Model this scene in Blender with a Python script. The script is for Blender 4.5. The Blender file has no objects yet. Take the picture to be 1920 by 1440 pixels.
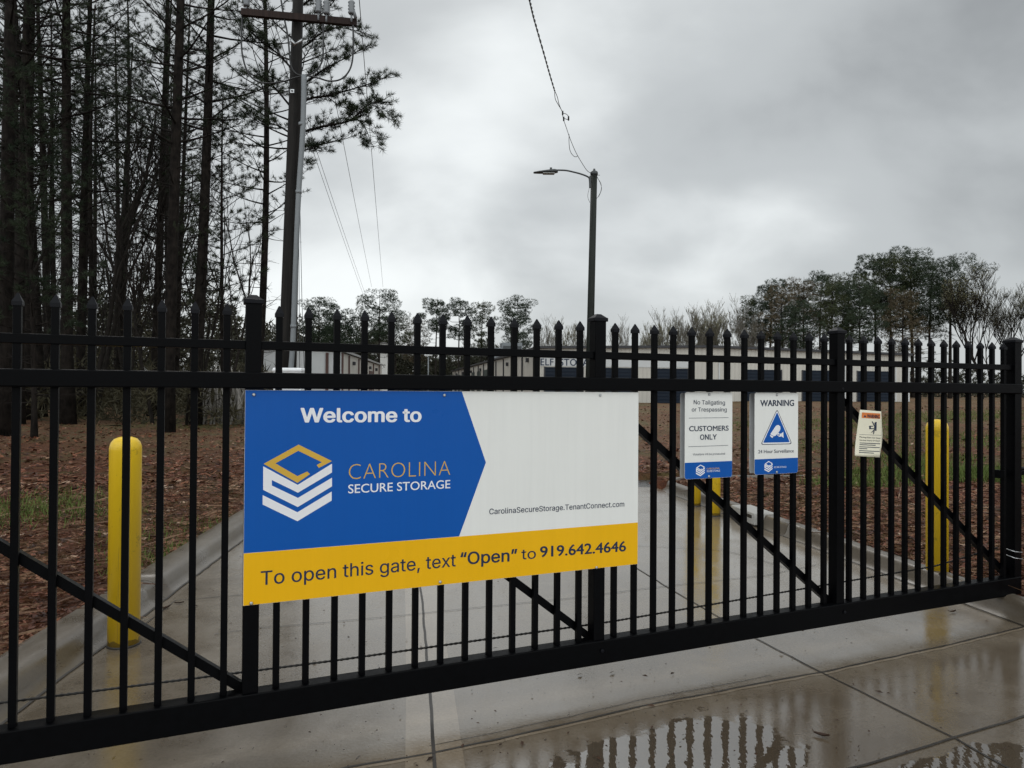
import bpy, bmesh, math, random, os
import numpy as np
from mathutils import Vector, Matrix, noise as mnoise

S = bpy.context.scene
C = S.collection
R = math.radians
random.seed(7)

# ------------------------------------------------------------------ camera, world, sun, exposure
F, PITCH, ROLL, CAMH = 1331.0, 0.0083, 0.0070, 1.54
cam_d = bpy.data.cameras.new('camera')
cam = bpy.data.objects.new('camera', cam_d); C.objects.link(cam)
cam_d.sensor_width = 36.0; cam_d.sensor_fit = 'HORIZONTAL'
cam_d.lens = 36.0 * F / 1920.0
cam_d.clip_start = 0.05; cam_d.clip_end = 3000
cam.matrix_world = Matrix.Translation((0, 0, CAMH)) @ Matrix.Rotation(math.pi/2 + PITCH, 4, 'X') @ Matrix.Rotation(ROLL, 4, 'Z')
S.camera = cam
S.view_settings.view_transform = 'Standard'
S.view_settings.look = 'None'
S.view_settings.gamma = 1.0
S.view_settings.exposure = 0.30

SUN_EL, SUN_AZ = R(48), R(-25)      # azimuth measured from +Y towards +X
W = bpy.data.worlds.new('World'); S.world = W; W.use_nodes = True
nt = W.node_tree; N = nt.nodes; Lk = nt.links
N.clear()
out = N.new('ShaderNodeOutputWorld'); bg = N.new('ShaderNodeBackground'); bg.inputs[1].default_value = 1.0
Lk.new(bg.outputs[0], out.inputs[0])
def wmath(op, a, b=None, c=None, clamp=False):
    n = N.new('ShaderNodeMath'); n.operation = op; n.use_clamp = clamp
    for i, v in enumerate((a, b, c)):
        if v is None: continue
        if isinstance(v, (int, float)): n.inputs[i].default_value = v
        else: Lk.new(v, n.inputs[i])
    return n.outputs[0]
sky = N.new('ShaderNodeTexSky'); sky.sky_type = 'NISHITA'; sky.sun_disc = False
sky.sun_elevation = SUN_EL; sky.sun_rotation = SUN_AZ
tc = N.new('ShaderNodeTexCoord')
sep = N.new('ShaderNodeSeparateXYZ'); Lk.new(tc.outputs['Generated'], sep.inputs[0])
X_, Y_, Z_ = sep.outputs
zc = wmath('ADD', wmath('MAXIMUM', Z_, 0.0), 0.75)           # cloud sheet overhead, flattening towards the horizon
cx = wmath('DIVIDE', X_, zc); cy = wmath('DIVIDE', Y_, zc)
comb = N.new('ShaderNodeCombineXYZ'); Lk.new(cx, comb.inputs[0]); Lk.new(cy, comb.inputs[1])
mp = N.new('ShaderNodeMapping'); mp.inputs['Rotation'].default_value = (0, 0, R(24)); mp.inputs['Scale'].default_value = (1.45, 2.1, 1)
mp.inputs['Location'].default_value = (0.35, 0.6, 0)
Lk.new(comb.outputs[0], mp.inputs[0])
def wnoise(scale, detail, rough, dist, src):
    n = N.new('ShaderNodeTexNoise'); n.inputs['Scale'].default_value = scale; n.inputs['Detail'].default_value = detail
    n.inputs['Roughness'].default_value = rough; n.inputs['Distortion'].default_value = dist
    Lk.new(src, n.inputs['Vector']); return n.outputs[0]
n1 = wnoise(0.95, 4, 0.46, 0.25, mp.outputs[0])
n2 = wnoise(2.4, 5, 0.50, 0.25, mp.outputs[0])
cl = wmath('ADD', wmath('MULTIPLY', n1, 0.66), wmath('MULTIPLY', n2, 0.34))
cl = wmath('ADD', wmath('MULTIPLY', wmath('SUBTRACT', cl, 0.5), 1.5), 0.555)
# thinner, brighter cloud low ahead-left where the sun stands behind it, thicker to the right
# broad cloud banks: thin bright cloud ahead-left, a thick darker bank climbing to the upper right with a bright fringe below
def lobe(px, py, width, amp):
    d = Vector(((px-960)/F, 1.0, (731-py)/F)).normalized()
    dt = N.new('ShaderNodeVectorMath'); dt.operation = 'DOT_PRODUCT'; Lk.new(tc.outputs['Generated'], dt.inputs[0]); dt.inputs[1].default_value = d
    c0 = math.cos(R(width))
    x = wmath('DIVIDE', wmath('SUBTRACT', dt.outputs['Value'], c0), 1-c0, clamp=True)
    return wmath('MULTIPLY', wmath('MULTIPLY', x, x), amp)
for args in ((800, 330, 22, .15), (930, 120, 14, .03), (640, 470, 16, .05), (960, 430, 5, -.02), (760, 150, 6, -.05), (1560, 300, 9, .10), (1400, 380, 10, .08), (1250, 470, 12, .05), (1900, 60, 15, -.13), (1600, 190, 9, -.10), (1420, 270, 7, -.05), (1230, 150, 9, .07), (1800, 480, 16, -.13), (1500, 30, 12, -.02), (820, 20, 9, -.05)):
    cl = wmath('ADD', cl, lobe(*args))
rmp = N.new('ShaderNodeValToRGB'); Lk.new(cl, rmp.inputs[0])
rmp.color_ramp.interpolation = 'EASE'
e = rmp.color_ramp.elements
e[0].position = 0.20; e[0].color = (0.238, 0.250, 0.256, 1)
e[1].position = 0.86; e[1].color = (0.79, 0.82, 0.82, 1)
m_ = e.new(0.50); m_.color = (0.450, 0.472, 0.478, 1)
mixw = N.new('ShaderNodeMix'); mixw.data_type = 'RGBA'
mixw.inputs['Factor'].default_value = 0.94
skys = N.new('ShaderNodeVectorMath'); skys.operation = 'SCALE'; skys.inputs['Scale'].default_value = 0.08
# overcast sky: brighter zenith; unseen sky behind viewer boosted to light sign fronts
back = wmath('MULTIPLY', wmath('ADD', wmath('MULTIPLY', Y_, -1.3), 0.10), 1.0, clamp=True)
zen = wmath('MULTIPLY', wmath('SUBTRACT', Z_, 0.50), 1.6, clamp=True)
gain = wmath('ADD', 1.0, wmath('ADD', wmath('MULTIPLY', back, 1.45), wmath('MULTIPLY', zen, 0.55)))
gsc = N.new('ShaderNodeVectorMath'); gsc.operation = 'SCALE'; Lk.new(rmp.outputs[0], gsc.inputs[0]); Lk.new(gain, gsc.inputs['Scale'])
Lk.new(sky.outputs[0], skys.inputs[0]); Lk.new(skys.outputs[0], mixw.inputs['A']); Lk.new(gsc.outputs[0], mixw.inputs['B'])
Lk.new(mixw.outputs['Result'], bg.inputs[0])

sun_d = bpy.data.lights.new('sun', 'SUN'); sun_d.energy = 0.5; sun_d.angle = R(25); sun_d.color = (1, 0.97, 0.93)
sun = bpy.data.objects.new('sun', sun_d); C.objects.link(sun)
sv = Vector((math.sin(SUN_AZ)*math.cos(SUN_EL), math.cos(SUN_AZ)*math.cos(SUN_EL), math.sin(SUN_EL)))
sun.rotation_euler = sv.to_track_quat('Z', 'Y').to_euler(); sun.location = (0, 0, 60)

# ------------------------------------------------------------------ photograph pixel -> world
def ray(px, py):
    du, dv = px-960.0, py-720.0
    c, s = math.cos(ROLL), math.sin(ROLL)
    u = du*c + dv*s; w = -du*s + dv*c
    v = -w/F
    c, s = math.cos(PITCH), math.sin(PITCH)
    return Vector((u/F, c - v*s, s + v*c))
def G(px, py, z=0.0):
    d = ray(px, py); t = (z-CAMH)/d.z
    return Vector((d.x*t, d.y*t, z))
def P(px, py, Y):
    d = ray(px, py); t = Y/d.y
    return Vector((d.x*t, Y, CAMH + d.z*t))
GTH, GX, GY, BAY, PSP = 0.4052, -1.1091, 3.0386, 1.6922, 0.1235
gc, gs = math.cos(GTH), math.sin(GTH)
def GP(px, py, o=0.0):
    """pixel -> (s, z) on the gate plane shifted o metres towards the viewer"""
    d = ray(px, py)
    ox, oy = GX + gs*o, GY - gc*o
    t = (ox*-gs + oy*gc) / (d.x*-gs + d.y*gc)
    x, y = d.x*t - ox, d.y*t - oy
    return Vector((x*gc + y*gs, CAMH + d.z*t))

# ------------------------------------------------------------------ object helpers
def tag(o, label=None, cat=None, group=None, kind=None):
    if label: o['label'] = label
    if cat: o['category'] = cat
    if group: o['group'] = group
    if kind: o['kind'] = kind
    return o
def empty(name, loc, rz=0.0):
    o = bpy.data.objects.new(name, None); C.objects.link(o); o.location = loc; o.rotation_euler = (0, 0, rz)
    o.empty_display_size = 0.2
    return o
class MB:
    def __init__(s): s.v = []; s.f = []; s.m = []; s.sm = []
    def add(s, vs, fs, m=0, smooth=False):
        b = len(s.v); s.v.extend([tuple(x) for x in vs])
        for f in fs: s.f.append(tuple(i+b for i in f)); s.m.append(m); s.sm.append(smooth)
        return s
    def box(s, x0, x1, y0, y1, z0, z1, m=0):
        vs = [(x0,y0,z0),(x1,y0,z0),(x1,y1,z0),(x0,y1,z0),(x0,y0,z1),(x1,y0,z1),(x1,y1,z1),(x0,y1,z1)]
        return s.add(vs, [(0,3,2,1),(4,5,6,7),(0,1,5,4),(1,2,6,5),(2,3,7,6),(3,0,4,7)], m)
    def bevbox(s, x0, x1, y0, y1, z0, z1, b=0.004, m=0):
        bm = bmesh.new(); bmesh.ops.create_cube(bm, size=1)
        for v in bm.verts:
            v.co = Vector((x0+(v.co.x+.5)*(x1-x0), y0+(v.co.y+.5)*(y1-y0), z0+(v.co.z+.5)*(z1-z0)))
        bmesh.ops.bevel(bm, geom=list(bm.edges), offset=b, segments=2, affect='EDGES', profile=0.5)
        bm.verts.index_update()
        s.add([v.co[:] for v in bm.verts], [[v.index for v in f.verts] for f in bm.faces], m); bm.free(); return s
    def tube(s, pts, rad, n=6, m=0, cap=True, smooth=True):
        pts = [Vector(p) for p in pts]; k = len(pts)
        if not hasattr(rad, '__len__'): rad = [rad]*k
        up = None; b = len(s.v)
        for i, p in enumerate(pts):
            t = (pts[min(i+1, k-1)] - pts[max(i-1, 0)])
            if t.length < 1e-9: t = Vector((0, 0, 1))
            t.normalize()
            if up is None:
                up = Vector((1, 0, 0)) if abs(t.z) > 0.8 else Vector((0, 0, 1))
            a = (up - t*up.dot(t))
            if a.length < 1e-6: a = t.orthogonal()
            a.normalize(); up = a; c = t.cross(a)
            for j in range(n):
                an = 2*math.pi*j/n
                s.v.append(tuple(p + (a*math.cos(an) + c*math.sin(an))*rad[i]))
        for i in range(k-1):
            for j in range(n):
                s.f.append((b+i*n+j, b+i*n+(j+1) % n, b+(i+1)*n+(j+1) % n, b+(i+1)*n+j)); s.m.append(m); s.sm.append(smooth)
        if cap:
            s.f.append(tuple(b+j for j in range(n))[::-1]); s.m.append(m); s.sm.append(False)
            s.f.append(tuple(b+(k-1)*n+j for j in range(n))); s.m.append(m); s.sm.append(False)
        return s
    def lathe(s, prof, n=24, c=(0, 0), m=0, smooth=True):
        b = len(s.v)
        for r, z in prof:
            for j in range(n):
                a = 2*math.pi*j/n; s.v.append((c[0]+r*math.cos(a), c[1]+r*math.sin(a), z))
        for i in range(len(prof)-1):
            for j in range(n):
                s.f.append((b+i*n+j, b+i*n+(j+1) % n, b+(i+1)*n+(j+1) % n, b+(i+1)*n+j)); s.m.append(m); s.sm.append(smooth)
        s.f.append(tuple(b+(len(prof)-1)*n+j for j in range(n))); s.m.append(m); s.sm.append(False)
        s.f.append(tuple(b+j for j in range(n))[::-1]); s.m.append(m); s.sm.append(False)
        return s
    def prism(s, poly, d0, d1, m=0):
        """polygon of (x, z) extruded along y from d0 to d1 (d0 = front, smaller y)"""
        k = len(poly)
        ar = sum(poly[i][0]*poly[(i+1) % k][1]-poly[(i+1) % k][0]*poly[i][1] for i in range(k))
        if ar < 0: poly = poly[::-1]
        vs = [(p[0], d0, p[1]) for p in poly] + [(p[0], d1, p[1]) for p in poly]
        fs = [tuple(range(k)), tuple(range(k, 2*k))[::-1]] + [((i+1) % k, i, i+k, (i+1) % k+k) for i in range(k)]
        return s.add(vs, fs, m)
    def mesh(s, name, mats):
        me = bpy.data.meshes.new(name); me.from_pydata(s.v, [], s.f)
        for mt in (mats if isinstance(mats, (list, tuple)) else [mats]): me.materials.append(mt)
        me.polygons.foreach_set('material_index', s.m); me.polygons.foreach_set('use_smooth', s.sm)
        me.update(); return me
    def build(s, name, mats, parent=None, loc=None):
        o = bpy.data.objects.new(name, s.mesh(name, mats)); C.objects.link(o)
        if parent: o.parent = parent
        if loc is not None: o.location = loc
        return o
def inst(name, me, parent=None, loc=(0, 0, 0)):
    o = bpy.data.objects.new(name, me); C.objects.link(o); o.parent = parent; o.location = loc; return o

# ------------------------------------------------------------------ materials
class MT:
    def __init__(s, name):
        s.mat = bpy.data.materials.new(name); s.mat.use_nodes = True
        s.nt = s.mat.node_tree; s.N = s.nt.nodes; s.b = s.N['Principled BSDF']
        s.geo = s.N.new('ShaderNodeNewGeometry'); s.tc = s.N.new('ShaderNodeTexCoord')
    def lk(s, a, b): s.nt.links.new(a, b)
    def math(s, op, a, b=None, c=None, clamp=False):
        n = s.N.new('ShaderNodeMath'); n.operation = op; n.use_clamp = clamp
        for i, v in enumerate((a, b, c)):
            if v is None: continue
            if isinstance(v, (int, float)): n.inputs[i].default_value = v
            else: s.lk(v, n.inputs[i])
        return n.outputs[0]
    def noise(s, scale, detail=4, rough=.55, dist=0, vec=None, stretch=None):
        v = vec or s.geo.outputs['Position']
        if stretch:
            mp = s.N.new('ShaderNodeMapping'); mp.inputs['Scale'].default_value = stretch; s.lk(v, mp.inputs[0]); v = mp.outputs[0]
        n = s.N.new('ShaderNodeTexNoise'); n.inputs['Scale'].default_value = scale; n.inputs['Detail'].default_value = detail
        n.inputs['Roughness'].default_value = rough; n.inputs['Distortion'].default_value = dist; s.lk(v, n.inputs['Vector'])
        return n.outputs[0]
    def vor(s, scale, vec=None, out='Distance'):
        n = s.N.new('ShaderNodeTexVoronoi'); n.inputs['Scale'].default_value = scale; s.lk(vec or s.geo.outputs['Position'], n.inputs['Vector'])
        return n.outputs[out]
    def ramp(s, fac, stops):
        n = s.N.new('ShaderNodeValToRGB'); s.lk(fac, n.inputs[0]); e = n.color_ramp.elements
        while len(e) < len(stops): e.new(0.5)
        for x, (p, c) in zip(e, stops):
            x.position = p; x.color = (c, c, c, 1) if isinstance(c, (int, float)) else tuple(c)+(1,)
        return n.outputs[0]
    def mix(s, fac, a, b, mode='MIX'):
        n = s.N.new('ShaderNodeMix'); n.data_type = 'RGBA'; n.blend_type = mode
        if isinstance(fac, (int, float)): n.inputs['Factor'].default_value = fac
        else: s.lk(fac, n.inputs['Factor'])
        for k, v in (('A', a), ('B', b)):
            if isinstance(v, tuple): n.inputs[k].default_value = v+(1,) if len(v) == 3 else v
            else: s.lk(v, n.inputs[k])
        return n.outputs['Result']
    def set(s, key, v):
        i = s.b.inputs[key]
        if isinstance(v, (int, float)): i.default_value = v
        elif isinstance(v, tuple): i.default_value = v+(1,) if len(v) == 3 else v
        else: s.lk(v, i)
    def bump(s, h, strength=.3, dist=.01, prev=None):
        n = s.N.new('ShaderNodeBump'); n.inputs['Distance'].default_value = dist
        if isinstance(strength, (int, float)): n.inputs['Strength'].default_value = strength
        else: s.lk(strength, n.inputs['Strength'])
        s.lk(h, n.inputs['Height'])
        if prev: s.lk(prev, n.inputs['Normal'])
        s.lk(n.outputs[0], s.b.inputs['Normal']); return n.outputs[0]
def simple(name, col, rough=.5, var=.15, scale=8.0, bump=0.0, bscale=60.0, metal=0.0, spec=.5, obj=False):
    m = MT(name); vec = m.tc.outputs['Object'] if obj else None
    n = m.noise(scale, 5, .6, vec=vec)
    c0 = tuple(max(0, x*(1-var)) for x in col); c1 = tuple(min(1, x*(1+var)) for x in col)
    m.set('Base Color', m.ramp(n, [(.3, c0), (.7, c1)]))
    m.set('Roughness', m.ramp(n, [(.3, max(.02, rough-.08)), (.7, min(1, rough+.08))]))
    m.set('Metallic', metal); m.set('Specular IOR Level', spec)
    if bump: m.bump(m.noise(bscale, 4, .6, vec=vec), bump, .01)
    return m.mat

M = {}
M['black'] = simple('black_powder_coat', (.0012, .0013, .0018), .40, .25, 30, .06, 400, spec=.06)
M['black_sheen'] = simple('black_sheen', (.0028, .0032, .0052), .45, .2, 30, spec=.14)  # gate black made lighter and bluer: sky sheen put into the colour
M['chain'] = simple('oily_chain', (.012, .011, .010), .35, .3, 60, metal=.6)
M['wire'] = simple('black_wire', (.012, .012, .013), .5)
M['alum'] = simple('thin_aluminium_wire', (.06, .065, .07), .5)
M['steel'] = simple('galvanised_steel', (.45, .46, .47), .35, .2, 50, metal=.9)
def yellow():
    m = MT('yellow_plastic_sleeve'); n = m.noise(2.5, 5, .6, stretch=(1, 1, .25)); f = m.noise(30, 4)
    c = m.ramp(n, [(.3, (.74, .47, .012)), (.7, (.86, .57, .018))])
    z = m.N.new('ShaderNodeSeparateXYZ'); m.lk(m.tc.outputs['Object'], z.inputs[0])
    low = m.math('MULTIPLY', m.math('LESS_THAN', m.math('ADD', z.outputs[2], m.math('MULTIPLY', f, .05)), .065), .75)
    scuff = m.math('MULTIPLY', m.math('GREATER_THAN', m.noise(7, 6, .75), .61), .3)
    drip = m.math('MULTIPLY', m.math('GREATER_THAN', m.noise(1, 4, .6, .2, vec=m.tc.outputs['Object'], stretch=(45, 45, 1.2)), .63), .28)
    c = m.mix(drip, c, (.30, .20, .05)); c = m.mix(m.math('MAXIMUM', low, scuff), c, (.16, .10, .03)); m.set('Base Color', c); m.set('Roughness', .34)
    m.bump(m.noise(120, 3), .05, .01); return m.mat
M['yellow'] = yellow()
def panel(name, col, rough):
    m = MT(name); v = m.tc.outputs['Object']
    st = m.noise(1, 5, .65, .2, vec=v, stretch=(38, 38, 1.6)); bl = m.noise(2.2, 5, .6, vec=v); dr = m.noise(160, 2, .5, vec=v)
    c = m.ramp(m.math('ADD', m.math('MULTIPLY', st, .55), m.math('MULTIPLY', bl, .45)), [(.34, tuple(x*.955 for x in col)), (.6, col)])
    m.set('Base Color', c); m.set('Roughness', m.ramp(bl, [(.3, rough-.10), (.7, rough+.10)])); m.set('Specular IOR Level', .18)
    b0 = m.bump(bl, .05, .05); m.bump(m.ramp(dr, [(.62, 0.0), (.70, 1.0)]), .10, .002, prev=b0); return m.mat
M['sign_white'] = panel('sign_white', (.76, .76, .73), .36)
M['sign_blue'] = panel('sign_blue', (.0028, .085, .37), .34)
M['sign_yellow'] = panel('sign_yellow', (.80, .43, .006), .34)
M['sign_navy'] = simple('sign_navy', (.010, .022, .055), .35, .05, 3, spec=.3)
M['sign_orange'] = simple('sign_orange', (.62, .17, .03), .4, .05, 3)
M['sign_cream'] = simple('sign_cream', (.74, .70, .55), .4, .05, 5)
M['logo_white'] = simple('logo_white', (.78, .78, .80), .3, .03, 3, spec=.3)
M['logo_gold'] = simple('logo_gold', (.62, .38, .055), .3, .05, 3, spec=.3)
M['sign_edge'] = simple('sign_back_aluminium', (.55, .56, .57), .4, .1, 6)
M['white_box'] = simple('white_cabinet_paint', (.78, .79, .80), .4, .08, 4)
M['conduit'] = simple('grey_conduit', (.17, .185, .195), .45, .1, 3, obj=True)
M['insul'] = simple('grey_porcelain', (.16, .17, .18), .25, .1, 5)
M['lamp_dark'] = simple('dark_grey_lamp_paint', (.035, .04, .042), .4)
M['glass'] = simple('lamp_lens', (.30, .31, .30), .2)

def wood(name, c0, c1, streak=(9, 9, .5), bump=.5, wet=.6):
    m = MT(name); v = m.tc.outputs['Object']
    n = m.noise(2.2, 6, .65, .4, vec=v, stretch=streak); n2 = m.noise(.8, 4, vec=v)
    f = m.math('ADD', m.math('MULTIPLY', n, .7), m.math('MULTIPLY', n2, .3))
    m.set('Base Color', m.ramp(f, [(.32, c0), (.66, c1)])); m.set('Roughness', wet); m.set('Specular IOR Level', .12); m.bump(n, bump, .03); return m.mat
M['pole_wood'] = wood('weathered_pole_wood', (.0055, .0052, .005), (.021, .0185, .0165))
M['arm_wood'] = wood('crossarm_wood', (.014, .009, .008), (.036, .022, .018))
M['light_pole'] = wood('dark_treated_pole', (.012, .014, .012), (.032, .036, .032))
def bark(name, c0, c1, cm):
    m = MT(name); v = m.tc.outputs['Object']
    n = m.noise(3.0, 6, .7, .6, vec=v, stretch=(4, 4, 1.1)); vo = m.vor(5.0, vec=v)
    f = m.math('ADD', m.math('MULTIPLY', n, .75), m.math('MULTIPLY', vo, .3))
    c = m.ramp(f, [(.30, c0), (.72, c1)])
    c = m.mix(m.math('GREATER_THAN', m.noise(.55, 5, .7, vec=v), .62), c, cm)
    m.set('Base Color', c); m.set('Roughness', .85); m.set('Specular IOR Level', .08); m.bump(f, .9, .06); return m.mat
M['bark'] = bark('pine_bark', (.0028, .0025, .0024), (.024, .0195, .0165), (.020, .022, .014))
M['bark_far'] = bark('grey_bark', (.010, .009, .008), (.034, .029, .025), (.026, .025, .020))
M['bark_pale'] = bark('pale_twig_bark', (.10, .09, .075), (.22, .20, .165), (.16, .16, .12))
M['stick'] = bark('weathered_stick', (.14, .13, .12), (.34, .32, .29), (.2, .19, .16))
def leafm(name, c0, c1, scale=.9, rough=.6, trans=.0):
    m = MT(name); n = m.noise(scale, 4, .6)
    oi = m.N.new('ShaderNodeObjectInfo')
    f = m.math('ADD', n, m.math('MULTIPLY', m.math('SUBTRACT', oi.outputs['Random'], .5), .25))
    m.set('Base Color', m.ramp(f, [(.3, c0), (.7, c1)])); m.set('Roughness', rough); m.set('Specular IOR Level', .08); return m.mat
M['needle'] = leafm('pine_needles', (.012, .020, .012), (.042, .053, .030))
M['needle_olive'] = leafm('olive_pine_needles', (.030, .039, .019), (.074, .082, .040))
M['needle_brown'] = leafm('brownish_spring_foliage', (.062, .050, .032), (.125, .10, .062))
M['needle_far'] = leafm('far_pine_needles', (.019, .031, .019), (.052, .068, .041))
M['bud'] = leafm('pale_spring_buds', (.13, .125, .06), (.27, .25, .14))
M['brush'] = leafm('undergrowth_leaves', (.028, .026, .016), (.085, .075, .045))
M['dark_brush'] = leafm('dark_woodland', (.016, .020, .013), (.050, .048, .032))

def litter(name='leaf_litter_ground'):
    m = MT(name); n1 = m.noise(.35, 5, .6, .3); n2 = m.noise(5, 7, .72, .5); n3 = m.noise(38, 5, .7)
    v = m.vor(24.0, out='Color')
    vs = m.N.new('ShaderNodeSeparateColor'); m.lk(v, vs.inputs[0])
    f = m.math('ADD', m.math('MULTIPLY', n2, .6), m.math('MULTIPLY', n3, .4))
    c = m.ramp(f, [(.30, (.020, .0065, .0035)), (.46, (.078, .026, .0125)), (.60, (.135, .050, .024)), (.76, (.20, .10, .055))])
    c = m.mix(m.math('MULTIPLY', m.math('GREATER_THAN', vs.outputs[0], .80), .5), c, (.10, .042, .022))
    g = m.math('ADD', n1, m.math('MULTIPLY', m.noise(2.2, 6, .7), .45))
    gm = m.ramp(g, [(.70, 0.0), (.84, 1.0)])
    c = m.mix(m.math('MULTIPLY', gm, .65), c, m.ramp(n3, [(.3, (.035, .042, .012)), (.7, (.085, .088, .030))]))
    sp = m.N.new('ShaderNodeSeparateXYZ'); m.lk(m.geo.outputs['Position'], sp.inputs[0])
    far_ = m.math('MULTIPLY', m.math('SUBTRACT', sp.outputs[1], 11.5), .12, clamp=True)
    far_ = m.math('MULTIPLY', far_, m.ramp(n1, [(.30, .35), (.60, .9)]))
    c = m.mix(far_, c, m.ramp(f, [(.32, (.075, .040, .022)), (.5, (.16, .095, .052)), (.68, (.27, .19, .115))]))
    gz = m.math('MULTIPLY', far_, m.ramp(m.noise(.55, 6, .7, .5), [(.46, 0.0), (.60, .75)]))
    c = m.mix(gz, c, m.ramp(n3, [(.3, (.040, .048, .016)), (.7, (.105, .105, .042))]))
    m.set('Base Color', c); m.set('Roughness', m.ramp(n2, [(.3, .55), (.7, .9)])); m.set('Specular IOR Level', .12)
    m.bump(m.math('ADD', n3, m.math('MULTIPLY', n2, 1.5)), .9, .04); return m.mat
M['litter'] = litter()
def ground_leaf(name, stops):
    m = MT(name); oi = m.vor(9.0, out='Color'); s_ = m.N.new('ShaderNodeSeparateColor'); m.lk(oi, s_.inputs[0])
    m.set('Base Color', m.ramp(s_.outputs[0], stops)); m.set('Roughness', .5); m.set('Specular IOR Level', .2); return m.mat
M['leafcard'] = ground_leaf('fallen_leaf', [(.0, (.022, .008, .0045)), (.30, (.080, .024, .011)), (.62, (.145, .046, .021)), (.88, (.19, .080, .040)), (.97, (.27, .16, .10)), (1.0, (.36, .27, .2))])
M['strawm'] = ground_leaf('pine_straw', [(0, (.05, .022, .012)), (.5, (.12, .06, .032)), (1, (.24, .15, .09))])
M['darkleaf'] = ground_leaf('dark_wet_leaf', [(0, (.02, .012, .008)), (1, (.06, .032, .02))])
M['grassb'] = leafm('grass_blades', (.050, .085, .016), (.125, .155, .045), 4)

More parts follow.
